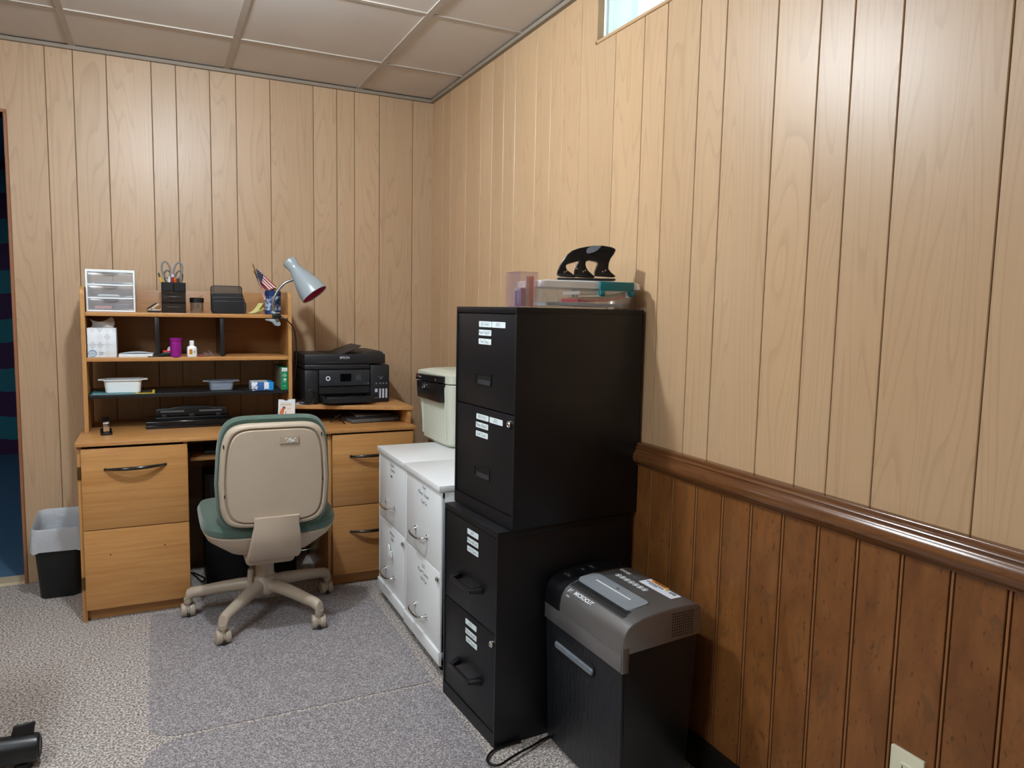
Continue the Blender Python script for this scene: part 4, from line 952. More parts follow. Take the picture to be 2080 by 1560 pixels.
# ------------------------------------------------------------------ filing cabinets
U_, V_ = (0, -1, 0), (0, 0, 1)             # lettering on a cabinet front reads toward -y
M_label = plain('file_label', 'dfeaec', .5, var=.02)
M_pen = plain('pen_ink', '55626a', .8)
def hand(parent, s, x, y, z, size, sx=1., mat=None):
    text('handwriting', s, size, mat or M_pen, parent, (x, y, z), (0, -1, -.03), V_, shear=.22, bold=-.0002, sx=sx, depth=.0001, wob=.07)
def cabinet(name_label, FR, ang, W, Dp, z0, z1, mat, kind, spec):
    o = thing('file_cabinet', name_label, 'filing cabinet', (FR[0], FR[1], z0), ang, group=spec['group'])
    h = z1 - z0; mb = MB(); e = .0012
    t_ = spec.get('top', .018); b_ = spec.get('base', .042); s_ = .008
    if kind == 'black':
        mb.box(0, Dp, 0, W, h - t_, h, .002); mb.box(.0, Dp, 0, s_, 0, h - t_ + .001, .0015); mb.box(.0, Dp, W - s_, W, 0, h - t_ + .001, .0015)
        mb.box(Dp - .004, Dp, 0, W, 0, h); mb.box(.0005, .02, s_ - .0005, W - s_ + .0005, 0, b_); mb.box(.012, Dp - .005, s_, W - s_, b_ - .004, h - t_)
    else:
        mb.box(.004, Dp, .0, W, .018, h - .022, .0015); mb.box(0, .014, 0, .0125, .064, h - .022, .002); mb.box(0, .014, W - .0125, W, .064, h - .022, .002)
    mb.build('carcass', mat, o)
    if kind == 'white':
        mb = MB(); mb.box(-.008, Dp, -.003, W + .003, h - .021, h, .002); mb.build('lid', mat, o)
        mb = MB(); mb.prism([(-.006, .066), (-.004, .022), (.0, .018), (.03, .018), (.03, .064), (0, .068)], 'y', 0, W, .0015); mb.build('kick_panel', mat, o)
        for x, y in ((.03, .05), (.03, W - .05), (Dp - .05, .05), (Dp - .05, W - .05)):
            mb = MB(); mb.cyl((x, y - .008, -.005), (x, y + .008, -.005), .0155, n=16); mb.box(x - .01, x + .01, y - .011, y + .011, .004, .019, .003); mb.build('caster', M_blackplastic, o)
    zt = h - t_ - .002 if kind == 'black' else h - .027
    zb_ = b_ + .002 if kind == 'black' else .068
    zm = spec['seam']; fx = .002 if kind == 'black' else .0005
    lo, hi = (s_ + .001, W - s_ - .001) if kind == 'black' else (.0135, W - .0135)
    for k, (a, b) in enumerate(((zm + .0015, zt), (zb_, zm - .0015))):
        f = MB().box(fx, fx + .016, lo, hi, a, b, .0025, 2).build('drawer_front', mat, o)
        hz = spec['hz'][k]; hy = spec['hy']
        if spec['handle'] == 'recess':
            mb = MB(); w2, h2 = .048, .0175
            out = [(hy + c, hz + d) for c, d in rrect(2*w2, 2*h2, .002, 2)]; inn = [(hy + c, hz + d) for c, d in rrect(2*w2 - .008, 2*h2 - .007, .002, 2)]
            mb.loft([[(fx - .0002, c, d) for c, d in out], [(fx - .0022, c, d) for c, d in out], [(fx - .0022, c, d) for c, d in inn], [(fx - .0002, c, d) for c, d in inn]], False, False)
            mb.build('pull_frame', M_blackplastic, f)
            mb = MB(); mb.box(fx - .0006, fx - .0002, hy - w2 + .004, hy + w2 - .004, hz - h2 + .003, hz + h2 - .003); mb.build('pull_recess', plain('pull_recess_black', '030304', .6), f)
            mb = MB(); mb.prism([(fx - .0007, hz - .0145), (fx - .0024, hz - .0145), (fx - .0007, hz - .001)], 'y', hy - w2 + .005, hy + w2 - .016, 0); mb.build('pull_lip', M_darkgrey, f, label='grey finger lip')
        elif spec['handle'] == 'bar':
            mb = MB(); w2 = .072
            for s in (-1, 1): mb.hexa([(fx, hy + s*w2 - .011, hz - .009), (fx, hy + s*w2 + .011, hz - .009), (fx, hy + s*w2 + .011, hz + .009), (fx, hy + s*w2 - .011, hz + .009)],
                                      [(fx - .034, hy + s*(w2 - .012) - .009, hz - .006), (fx - .034, hy + s*(w2 - .012) + .009, hz - .006), (fx - .034, hy + s*(w2 - .012) + .009, hz + .004), (fx - .034, hy + s*(w2 - .012) - .009, hz + .004)], .002)
            mb.box(fx - .038, fx - .028, hy - w2 + .003, hy + w2 - .003, hz - .007, hz + .005, .003); mb.build('handle', M_blackplastic, f)
        else:
            mb = MB(); w2 = .054
            pts = smooth([(fx, hy - w2 - .008, hz + .004), (fx - .018, hy - w2 - .004, hz + .002), (fx - .030, hy - w2 + .010, hz - .002), (fx - .033, hy, hz - .004), (fx - .030, hy + w2 - .010, hz - .002), (fx - .018, hy + w2 + .004, hz + .002), (fx, hy + w2 + .008, hz + .004)], 5)
            mb.tube(pts, .0052, 10, flat=.75)
            for s in (-1, 1): mb.cyl((fx - .004, hy + s*(w2 + .0075), hz + .0035), (fx + .001, hy + s*(w2 + .0075), hz + .0035), .0085, n=14)
            mb.build('handle', M_chrome, f)
        for (ly0, ly1, lz, txt) in spec['labels'][k]:
            if kind == 'black':
                mb = MB(); mb.prism([(a_ + (ly0+ly1)/2, b_2 + lz) for a_, b_2 in rrect(abs(ly1-ly0), .0165, .0025, 3)], 'x', fx - .0006, fx + .0005); lb = mb.build('name_label', M_label, f, label='white handwritten label')
                hand(lb, txt, fx - .0008, (ly0+ly1)/2 + .004, lz, .0125, .95)
            else: hand(f, txt, fx - .0004, (ly0+ly1)/2, lz, .019, .95, M_ink)
        if k == 1:
            ly_, lz_ = spec['lock']; mb = MB(); mb.lathe([(.0095, -.001), (.0105, .002), (.0095, .007), (.006, .010), (.0055, .0085), (.0005, .0085)], (fx, ly_, lz_), 20, (-1, 0, 0)); mb.box(fx - .011, fx - .008, ly_ - .0008, ly_ + .0008, lz_ - .0045, lz_ + .0045); mb.build('lock', M_chrome, f)
    return o
cabinet('upper black two drawer cabinet stacked on another, with recessed pulls', (.862, 1.757), 4.8, .362, .438, .627, 1.238, M_black, 'black',
    dict(group='black filing cabinets', seam=.318, hz=(.401, .126), hy=.184, handle='recess', lock=(.026, .292), base=.036,
         labels=(((.216, .141, .561, '2021 A-M'), (.139, .063, .561, '2022'), (.2165, .142, .5365, 'Manor NUAT'), (.217, .142, .511, 'Civil Taxes')),
                 ((.224, .149, .2895, '2021 N-Z'), (.143, .068, .289, '2022'), (.227, .151, .2645, 'Manor NUAT'), (.226, .152, .238, 'Civil Taxes')))))
cabinet('lower black two drawer cabinet on the floor with bar handles', (.823, 1.767), 3.7, .352, .452, 0, .6245, M_black, 'black',
    dict(group='black filing cabinets', seam=.3275, hz=(.428, .155), hy=.167, handle='bar', lock=(.0225, .2985), base=.040, top=.019,
         labels=(((.192, .120, .5775, 'A-M'), (.192, .120, .5515, 'Manor NUAT'), (.191, .119, .526, 'Civil Taxes')),
                 ((.196, .123, .2995, 'N-Z'), (.196, .122, .2705, 'Manor NUAT'), (.191, .118, .2465, 'Civil Taxes')))))
wl = dict(group='white filing cabinets', seam=.337, hz=(.420, .137), hy=.196, handle='wire', lock=(.022, .312))
cabinet('near white two drawer cabinet touching the black stack', (.822, 2.207), 0, .388, .44, .0205, .655, M_white, 'white',
    dict(wl, labels=(((.2, .15, .586, "'A-M'"), (.21, .15, .563, 'Manor Tenants'), (.2, .15, .535, 'Civil Co')), ((.2, .15, .306, 'N-Z'), (.21, .15, .282, 'Manor Tenants'), (.2, .15, .257, 'Civil Tax')))))
fw = cabinet('far white two drawer cabinet beside the desk with a paper tag', (.827, 2.602), 0, .372, .44, .0205, .6535, M_white, 'white',
    dict(wl, hy=.200, labels=(((.21, .15, .586, 'Repairs'), (.2, .15, .566, 'Deposit')), ((.21, .15, .306, 'Projects'), (.2, .15, .284, 'Sales')))))
ff = [c for c in fw.children if c.name.startswith('drawer_front')]
mb = MB(); mb.box(-.0006, .0006, .165, .205, .533, .548); lb = mb.build('paper_label', M_label, ff[0]); text('handwriting', 'ABC', .012, M_ink, lb, (-.0008, .185, .5405), (0, -1, -.03), V_, bold=.0003)
mb = MB(); mb.prism([(.195, .262), (.203, .235), (.186, .220), (.176, .245), (.186, .262)], 'x', -.012, -.0085, .0005, 1); mb.prism([(.172, .242), (.158, .236), (.150, .222), (.166, .212), (.175, .224)], 'x', -.011, -.0085, .0005, 1); mb.box(-.0115, .001, .180, .186, .232, .236)
mb.build('paper_tag', plain('tag_white', 'f0f4f4', .6), ff[1], label='white paper tag')

# ------------------------------------------------------------------ things on the upper black cabinet
Z4 = 1.2382
cc = thing('clear_case', 'small clear acrylic box of cards on the black cabinet corner', 'case', (.884, 1.784, Z4), 6)
M_acr = clear('acrylic', 'fffcfe', .22, .04, .05, 'f2e2ec')
mb = MB(); a_, b_, c_ = .056, .078, .096; e = .0018
mb.box(0, e, 0, b_, 0, c_); mb.box(a_-e, a_, 0, b_, 0, c_); mb.box(e, a_-e, 0, e, 0, c_); mb.box(e, a_-e, b_-e, b_, 0, c_); mb.box(e, a_-e, e, b_-e, 0, e); cb_ = mb.build('box', M_acr, cc)
mb = MB(); mb.box(-.001, a_+.001, -.001, b_+.001, c_-.002, c_); 
for p0, p1 in (((0, 0, c_*.53), (0, b_, c_*.53)), ((0, 0, c_*.53), (a_, 0, c_*.53)), ((0, 0, 0), (0, 0, c_)), ((a_, 0, 0), (a_, 0, c_)), ((0, b_, 0), (0, b_, c_))): mb.cyl(p0, p1, .0009, n=6)
mb.build('lid', M_acr, cc)
mb = MB(); mb.box(.890, .905, 1.795, 1.830, Z4 + .002, Z4 + .052, .001); o = loose('card_box', mb, plain('violet_print', '6a2a86', .4, var=.3, vs=60), 'purple carton standing inside the clear acrylic box', 'carton')
mb = MB(); mb.box(.8885, .8899, 1.800, 1.812, Z4 + .01, Z4 + .042); mb.build('photo_print', plain('photo_grey', '8c8494', .5, var=.4, vs=60), o); text('lettering', 'UNO 22', .009, M_whiteink, o, (.8892, 1.814, Z4 + .047), (0, -1, 0), V_)
mb = MB(); mb.box(.908, .918, 1.797, 1.803, Z4 + .002, Z4 + .084, .0006); loose('silver_packet', mb, plain('lilac_packet', 'a88a94', .4), 'tall lilac grey packet in the acrylic box corner', 'packet')
mb = MB(); mb.box(.921, .929, 1.793, 1.808, Z4 + .002, Z4 + .085, .0006); loose('red_packet', mb, plain('dark_red_packet', 'b5333a', .4), 'tall red packet beside the lilac one in the acrylic box', 'packet')
# latching storage bin
bn = thing('storage_bin', 'clear latching storage bin with lid on the upper black cabinet', 'bin', (1.126, 1.886, Z4), -5)
M_bin = clear('bin_plastic', 'fbfcfd', .2, .12, .11, 'eef3f8'); M_binlid = clear('bin_lid_plastic', 'f8fafb', .3, .15, .6, 'f0f4f6')
W1, D1 = .325, .165
rg = lambda w, d, z, r=.022: [(a, b, z) for a, b in rrect(w, d, r, 5)]
rb = lambda w, d, z, r: [(a, b, c + .006*max(0, 1 - (a/.165)**2)) for a, b, c in rg(w, d, z, r)]
mb = MB(); mb.loft([rg(W1-.05, D1-.05, .001), rg(W1-.04, D1-.04, .004), rg(W1-.008, D1-.008, .062), rg(W1-.012, D1-.012, .062), rg(W1-.044, D1-.044, .006), rg(W1-.06, D1-.06, .0045)]); mb.build('tub', M_bin, bn)
mb = MB(); mb.loft([rg(W1+.004, D1+.004, .057, .024), rg(W1+.012, D1+.012, .058, .026), rb(W1+.008, D1+.008, .074, .026), rb(W1-.006, D1-.006, .077, .024), rb(W1-.03, D1-.03, .0745, .02), rb(W1-.10, D1-.05, .0755, .02), rb(W1-.24, D1-.09, .0760, .02)], False, True); mb.build('lid', M_binlid, bn)
M_tealpl = plain('teal_plastic', '0d6f78', .35)
for s in (-1, 1):
    yb_ = s * (D1/2 + .010); f0, f1 = (yb_ - .006, yb_ + .004) if s < 0 else (yb_ - .004, yb_ + .006)
    mb = MB(); mb.box(.022, .132, f0, f1, .052, .078, .003); 
    for x in (.030, .126): mb.cyl((x - .007, yb_, .045), (x + .007, yb_, .045), .0085, n=16); mb.box(x - .006, x + .006, f0 + .001, f1 - .001, .045, .056)
    mb.box(.024, .130, min(0, s*.012) + s*(D1/2 - .006), max(0, s*.012) + s*(D1/2 - .006), .0762, .0785, .001)
    mb.build('latch', M_tealpl, bn, label='teal latch')
    mb = MB()
    for x in (.030, .120): mb.box(x - .004, x + .006, s*(D1/2 - .004) - .004, s*(D1/2 - .004) + .006 , .034, .050, .001)
    mb.build('latch_bracket', M_binlid, bn)
def inbin(name, x0, x1, y0, y1, z, th, amp, ph, col, label, cat):
    mb = MB(); n = 18; f = lambda u: (x0 + (x1 - x0)*u, z + amp*u**3 + .0012*sin(u*6 + ph))
    lo = [f(k/n) for k in range(n + 1)]; mb.prism(lo + [(x, q + th) for x, q in lo[::-1]], 'y', y0, y1)
    return tag(mb.build(name, col, None, (1.126, 1.886, Z4), (0, 0, radians(-5)), sharp=50), label, cat, 'papers in the clear bin')
inbin('paper_stack', -.125, .118, -.056, .055, .0075, .009, .000, 0, plain('white_sheets', 'e6eaee', .7), 'white paper stack at the bottom of the clear bin', 'paper')
inbin('red_folder', -.030, .134, -.060, .055, .0188, .0095, .020, .4, plain('coral_folder', 'd8404f', .6), 'coral red folder bending up at the bin end', 'folder')
inbin('green_folder', -.008, .136, -.060, .055, .0305, .0030, .020, .4, plain('sage_folder', '7f9078', .6), 'grey green folder lying above the red one in the bin', 'folder')
inbin('manila_folder', -.025, .138, -.061, .055, .0400, .010, .0170, .4, plain('ivory_folder', 'ece6da', .7), 'cream folder on top inside the clear bin', 'folder')
# three-arched hole punch on the bin lid
px8 = [(850,465),(855,420),(880,350),(920,280),(970,210),(1030,160),(1120,125),(1200,105),(1280,88),(1390,80),(1500,92),(1545,110),(1548,130),(1530,170),(1490,230),(1470,290),(1465,350),(1500,390),(1560,435),(1545,447),(1400,447),(1310,447),(1305,400),(1320,350),(1335,300),(1340,285),(1310,275),(1240,265),(1200,275),(1190,310),(1200,350),(1230,395),(1310,455),(1300,470),(1150,473),(1060,468),(1060,400),(1080,340),(1115,280),(1090,285),(990,320),(960,335),(955,360),(975,400),(1085,468),(1070,478),(900,478)]
fx8 = lambda a, b: ((a - 1205) * .000244, (473 - b + (a - 1205) * -.045) * .000244 + .008)
hx2 = [fx8(a, b) for a, b in px8]
hp = thing('hole_punch', 'black arched three hole punch standing on the clear bin lid', 'hole punch', (1.150, 1.885, Z4 + .0835), -27)
mb = MB(); mb.prism(hx2, 'y', -.020, .020, .003, 2); mb.build('arched_lever', plain('gloss_punch_black', '0c0c0e', .18, spec=.6), hp, sharp=50)
mb = MB(); mb.box(-.085, .085, -.03, .035, 0, .006, .002); mb.build('base_plate', M_blackplastic, hp)
mb = MB(); q = [fx8(a, b) for a, b in ((1195,165),(1205,130),(1240,104),(1300,90),(1380,84),(1330,140),(1280,170),(1230,185),(1205,185))]
mb.prism(q, 'y', -.0212, -.0195, .0004, 1); mb.build('grip_pad', plain('grey_grip', '6f757e', .5), hp, label='grey oval grip')
mb = MB()
for a, b in ((940,425),(965,410),(1090,375),(1190,390),(1165,405),(1400,390),(1432,375)):
    x, z = fx8(a, b); mb.cyl((x, -.019, z), (x, -.0225, z), .0025, n=12)
mb.build('rivet', M_chrome, hp)

# ------------------------------------------------------------------ shredder
sd = thing('paper_shredder', 'tall black and gunmetal paper shredder by the wainscot', 'shredder', (.983, 1.388, 0), 1.6)
SW, DP = .370, .238
M_gun = plain('gunmetal_plastic', '8a8887', .38, metal=.75, var=.03, spec=.5)
t = NT('ribbed_black'); tc = t.n('ShaderNodeTexCoord'); v = t.coord((1, 1, 1)); sp = t.n('ShaderNodeSeparateXYZ'); t.l(v, sp.inputs[0])
mpn = t.n('ShaderNodeMapping'); mpn.inputs['Scale'].default_value = (1, 90, 14); t.l(tc.outputs['Object'], mpn.inputs[0])
wv_ = t.noise(mpn.outputs[0], 1.5, 2, .5, .4)
t.bsdf('15171c', .38, 0, .5, bump=wv_, bstr=.8, bdist=.004); M_rib = t.m
mb = MB(); mb.hexa([(.014, .014, .006), (DP-.02, .014, .006), (DP-.02, SW-.014, .006), (.014, SW-.014, .006)], [(.002, .002, .428), (DP-.008, .002, .428), (DP-.008, SW-.002, .428), (.002, SW-.002, .428)], .004)
mb.build('bin_sides', M_blackplastic, sd)
mb = MB(); mb.hexa([(.010, .010, .012), (.02, .010, .012), (.02, SW-.010, .012), (.010, SW-.010, .012)], [(-.0005, .003, .372), (.01, .003, .372), (.01, SW-.003, .372), (-.0005, SW-.003, .372)], .003); mb.build('pull_out_bin', M_rib, sd)
mb = MB()
for x in (.03, DP-.05):
    for y in (.03, SW-.05): mb.box(x, x+.02, y, y+.02, 0, .007)
mb.build('foot', M_blackplastic, sd)
mb = MB(); mb.box(-.003, .010, -.001, SW+.001, .367, .413, .0015); mb.box(-.003, .016, -.0015, .006, .367, .43, .001); mb.build('skirt', M_gun, sd)
prf = [(-.003, .411), (-.003, .432), (.000, .452), (.006, .466), (.014, .477), (.026, .485), (.058, .496), (.100, .502), (.150, .505), (.200, .505), (.228, .502), (.238, .492), (.240, .425)]
def lidpart(y0, y1, mat, name):
    mb = MB(); rings = []; n = 3
    ys = [(y0, .004), (y0 + .003, .0), (y1 - .003, .0), (y1, .004)]
    for yv, ins in ys:
        cx0, cz0 = .12, .44
        rings.append([(cx0 + (a - cx0)*(1 - ins/.12), yv, cz0 + (b - cz0)*(1 - ins/.06)) for a, b in prf])
    mb.loft(rings); return mb.build(name, mat, sd, sharp=40)
hd = lidpart(-.001, .292, M_gun, 'cutter_head'); bp = lidpart(.2925, SW + .001, M_blackplastic, 'control_end')
def topz(x):
    for (a, b), (c, d) in zip(prf, prf[1:]):
        if a <= x <= c and c > a: return b + (d - b) * (x - a) / (c - a)
    return .505
mb = MB(); mb.prism([(.036, topz(.036) + .0006), (.054, topz(.054) + .0006), (.054, topz(.054) - .004), (.036, topz(.036) - .004)], 'y', .045, .282); mb.build('feed_slot', plain('slot_dark_grey', '0a0a0b', .5), hd)
mb = MB(); mb.prism([(.024, topz(.024) + .0004), (.038, topz(.038) + .0009), (.038, topz(.038) - .002), (.024, topz(.024) - .002)], 'y', .040, .286); mb.build('slot_bevel', plain('slot_bevel_grey', '2b2826', .4), hd)
mb = MB(); pl = [(a + .083, b + .170) for a, b in rrect(.066, .240, .016, 5)]
mb.loft([[(a, b, topz(a) - .001) for a, b in pl], [(a, b, topz(a) + .0045 - (a - .05)*.03) for a, b in pl]]); pt_ = mb.build('silver_flap', plain('silver_plastic', 'a9b1b7', .32, metal=.4), hd, label='silver paper feed flap')
mb = MB(); mb.prism([(.082, topz(.082) + .0042), (.0855, topz(.0855) + .0042), (.0855, topz(.0855) + .0048), (.082, topz(.082) + .0048)], 'y', .090, .245); mb.build('white_line', M_whiteink, pt_)
mb = MB(); mb.lathe([(.002, 0), (.0045, 0), (.0045, .0005), (.002, .0005)], (.097, .165, topz(.097) + .0040), 16, (0, 0, 1), False); mb.build('emblem', M_dim, pt_)
sl_ = Vector((.028, 0, .0155)).normalized()
text('lettering', '16', .017, M_whiteink, hd, (.0125, .264, topz(.0125) + .0028), (0, -1, 0), sl_, bold=.0008); text('lettering', 'MICROCUT', .0165, M_whiteink, hd, (.0135, .200, topz(.0135) + .0026), (0, -1, 0), sl_, bold=.0004); text('lettering', 'SHEET', .006, M_whiteink, hd, (.0045, .262, .4645), (0, -1, 0), (.5, 0, .8))
mb = MB()
for k in range(7):
    y = .246 - .0195*k; x = .158
    mb.lathe([(.0078, 0), (.0092, 0), (.0092, .0006), (.0078, .0006)], (x, y, topz(x) + .0002), 20, (0, 0, 1), False)
    mb.box(x - .0045, x + .0045, y - .003, y + .003, topz(x), topz(x) + .0006); mb.hexa([(x-.006, y-.0065, topz(x)), (x-.0048, y-.0075, topz(x)), (x+.006, y+.0065, topz(x)), (x+.0048, y+.0075, topz(x))], [(x-.006, y-.0065, topz(x)+.0008), (x-.0048, y-.0075, topz(x)+.0008), (x+.006, y+.0065, topz(x)+.0008), (x+.0048, y+.0075, topz(x)+.0008)])
mb.build('warning_icons', M_whiteink, hd)
text('brand_lettering', 'OMNIX', .0135, M_whiteink, hd, (.190, .258, .5062), (0, -1, 0), (1, 0, 0), bold=.0005); text('lettering', '16-402XC', .0095, M_dim, hd, (.190, .213, .5062), (0, -1, 0), (1, 0, 0))
mb = MB(); mb.prism([(.181, .185), (.222, .185), (.222, .105), (.214, .105), (.214, .050), (.181, .050)], 'z', .5048, .5056); stk = mb.build('sticker', plain('sticker_white', 'e6eaf0', .5), hd, label='white and orange warning sticker')
mb = MB(); mb.box(.211, .222, .105, .172, .5055, .5059); mb.build('orange_band', plain('orange_print_band', 'e38a2a', .5), stk)
mb = MB(); mb.prism([(.200, .098), (.211, .104), (.211, .092)], 'z', .5055, .5059); mb.build('yellow_triangle', plain('yellow_print_tri', 'b9a22c', .5), stk)
text('lettering', 'WARNING', .0095, M_ink, stk, (.2165, .138, .5060), (0, -1, 0), (1, 0, 0)); text('lettering', 'Keep hands, hair and ties away\nfrom the feed opening. Not for\nuse by children.', .0055, M_dim, stk, (.201, .143, .5060), (0, -1, 0), (1, 0, 0)); text('lettering', 'CAUTION\nsharp edges', .0055, M_ink, stk, (.205, .073, .5060), (0, -1, 0), (1, 0, 0))
for k, (y, x, s) in enumerate(((.335, .050, 'ON\nAUTO'), (.335, .098, 'REV'), (.335, .128, 'FWD'))):
    text('lettering', s, .0085, M_dim, bp, (x, y, topz(x) + .0006), (.1, -1, .0), (1, .1, .12))
for x0, x1 in ((.040, .062), (.084, .142), (.160, .225)):
    mb = MB(); mb.loft([[(a + (x0+x1)/2, b + .335, topz(a + (x0+x1)/2) + dz) for a, b in rrect(x1 - x0, .036, .008, 4)] for dz in (-.001, .0004)]); mb.build('button', plain('button_black', '1a1d22', .25), bp)
mb = MB()
for i in range(10):
    for j in range(9):
        x = .146 + .0070*i; z = .434 + .0070*j
        mb.cyl((x, .0005, z), (x, -.0012, z), .0023, n=6)
mb.build('vent_hole', plain('vent_black', '050505', .8), hd)['kind'] = 'stuff'
mb = MB(); yc, zc = .212, .318
prh = lambda w, h, cy, cz: [(cy + a, cz + b) for a, b in rrect(w, h, h/2 - .0005, 6)]
mb.prism(prh(.190, .042, yc, zc), 'x', -.003, .006); mb.build('grip_recess', plain('recess_black', '07080a', .6), sd)
mb = MB(); mb.loft([[(x, b + dy, c - .012 + .010*((b - yc)/.09)**2) for b, c in prh(w, h, yc, zc)] for x, w, h, dy in ((.0, .186, .018, 0), (-.006, .186, .018, 0), (-.0085, .180, .013, 0))]); mb.build('grip', plain('grey_grip_plastic', '6f767d', .4, var=.2, vs=60), sd, label='grey pull grip')

# ------------------------------------------------------------------ wastebasket
tc_ = thing('wastebasket', 'black wastebasket with a white bag beside the desk', 'wastebasket', (-.392, 3.56, 0))
rw = lambda w, d, z, r=.03: [(a, b, z) for a, b in rrect(w, d, r, 6)]
mb = MB(); mb.loft([rw(.140, .175, 0), rw(.146, .180, .004), rw(.182, .228, .296, .036), rw(.178, .224, .296, .034), rw(.142, .176, .008), rw(.12, .15, .006)]); mb.build('bucket', plain('wastebasket_black', '101317', .5), tc_)
t = NT('thin_white_bag'); v = t.coord(); df = t.n('ShaderNodeBsdfPrincipled'); df.inputs['Base Color'].default_value = lin('dfe4ea'); df.inputs['Roughness'].default_value = .3
n_ = t.noise(v, 38, 3, .6, 1); bpn = t.n('ShaderNodeBump'); bpn.inputs['Strength'].default_value = .5; bpn.inputs['Distance'].default_value = .01; t.l(n_, bpn.inputs['Height']); t.l(bpn.outputs[0], df.inputs['Normal'])
tl = t.n('ShaderNodeBsdfTranslucent'); tl.inputs[0].default_value = lin('e2e8ee'); tr = t.n('ShaderNodeBsdfTransparent')
m1 = t.n('ShaderNodeMixShader'); m1.inputs[0].default_value = .35; t.l(df.outputs[0], m1.inputs[1]); t.l(tl.outputs[0], m1.inputs[2])
m2 = t.n('ShaderNodeMixShader'); m2.inputs[0].default_value = .08; t.l(m1.outputs[0], m2.inputs[1]); t.l(tr.outputs[0], m2.inputs[2]); t.l(m2.outputs[0], t.out.inputs[0]); M_bagw = t.m
def bagring(w, d, z, wob, zb=0, ph=0, r=.036):
    R_ = rw(w, d, 0, r); n = len(R_); out = []
    for k, (a, b, _) in enumerate(R_):
        q = 2*pi*k/n; s = 1 + wob*(sin(5*q + ph) + .6*sin(11*q + 1.3*ph)); out.append((a*s, b*s, z + zb*(b/d) + wob*.18*sin(7*q + ph)))
    return out
mb = MB(); mb.loft([bagring(.206, .245, .205, .018, .0, 1.), bagring(.200, .242, .25, .010, .01, 1.4), bagring(.190, .236, .302, .004, .012, 2), bagring(.186, .232, .316, .004, .03, 2.2), bagring(.170, .218, .300, .006, .01, 2.5), bagring(.150, .195, .18, .02, 0, .4), bagring(.10, .14, .08, .03, 0, 2)], False, False)
mb.build('bin_bag', M_bagw, tc_, fixn=False, label='thin white plastic bag')

# ------------------------------------------------------------------ chair mats, floor cord
t = NT('clear_vinyl'); v = t.coord(); m, c = speckle(t, v, [(.37, (.45, .43, .437)), (.46, (.585, .56, .567)), (.52, (.675, .65, .657)), (.60, (.87, .85, .85))], 235)
tr = t.n('ShaderNodeBsdfTransparent'); tr.inputs[0].default_value = lin('f0eef0')
pb = t.n('ShaderNodeBsdfPrincipled'); t.l(c, pb.inputs['Base Color']); pb.inputs['Roughness'].default_value = .38; pb.inputs['Specular IOR Level'].default_value = .35
bpn = t.n('ShaderNodeBump'); bpn.inputs['Strength'].default_value = .25; bpn.inputs['Distance'].default_value = .003; t.l(t.noise(v, 150, 2), bpn.inputs['Height']); t.l(bpn.outputs[0], pb.inputs['Normal'])
m1 = t.n('ShaderNodeMixShader'); m1.inputs[0].default_value = .62; t.l(tr.outputs[0], m1.inputs[1]); t.l(pb.outputs[0], m1.inputs[2]); t.l(m1.outputs[0], t.out.inputs[0]); M_vinyl = t.m
def mat_poly(x0, x1, y0, y1, rs):
    out = []
    for (sx, sy, a0), r in zip(((x1, y1, 0), (x0, y1, 90), (x0, y0, 180), (x1, y0, 270)), rs):
        cx, cy = sx + (-r if sx == x1 else r), sy + (-r if sy == y1 else r)
        out += [(cx + r*cos(radians(a0 + 90*k/8)), cy + r*sin(radians(a0 + 90*k/8))) for k in range(9)]
    return out
o = MB().prism(mat_poly(-.052, .795, 2.192, 3.13, (.06, .03, .09, .01)), 'z', .0002, .0026).build('chair_mat', M_vinyl); tag(o, 'clear vinyl chair mat under the beige office chair', 'mat', 'clear vinyl chair mats')
o = MB().prism(mat_poly(-.063, .795, .95, 2.176, (.01, .11, .06, .06)), 'z', .0002, .0026).build('chair_mat', M_vinyl); tag(o, 'second clear chair mat nearer the viewer on the carpet', 'mat', 'clear vinyl chair mats')
mb = MB(); mb.tube(smooth([(.905, 1.764, .006), (.86, 1.763, .005), (.826, 1.757, .006), (.800, 1.742, .008), (.779, 1.715, .010), (.781, 1.688, .012), (.800, 1.678, .013), (.835, 1.690, .014), (.875, 1.706, .013), (.925, 1.724, .010), (.965, 1.742, .008), (.983, 1.748, .006), (1.02, 1.766, .006), (1.1, 1.772, .006), (1.29, 1.755, .005)], 6), .0034, 8)
loose('extension_cord', mb, M_blackplastic, 'black power cord looping out on the carpet before the shredder', 'cord')
mb = MB(); mb.tube(smooth([(.10, 3.60, .004), (.13, 3.50, .004), (.15, 3.42, .006), (.162, 3.47, .004), (.12, 3.56, .004)], 6), .0035, 8); loose('floor_cable', mb, M_blackplastic, 'black cable on the floor in the desk knee hole', 'cable')

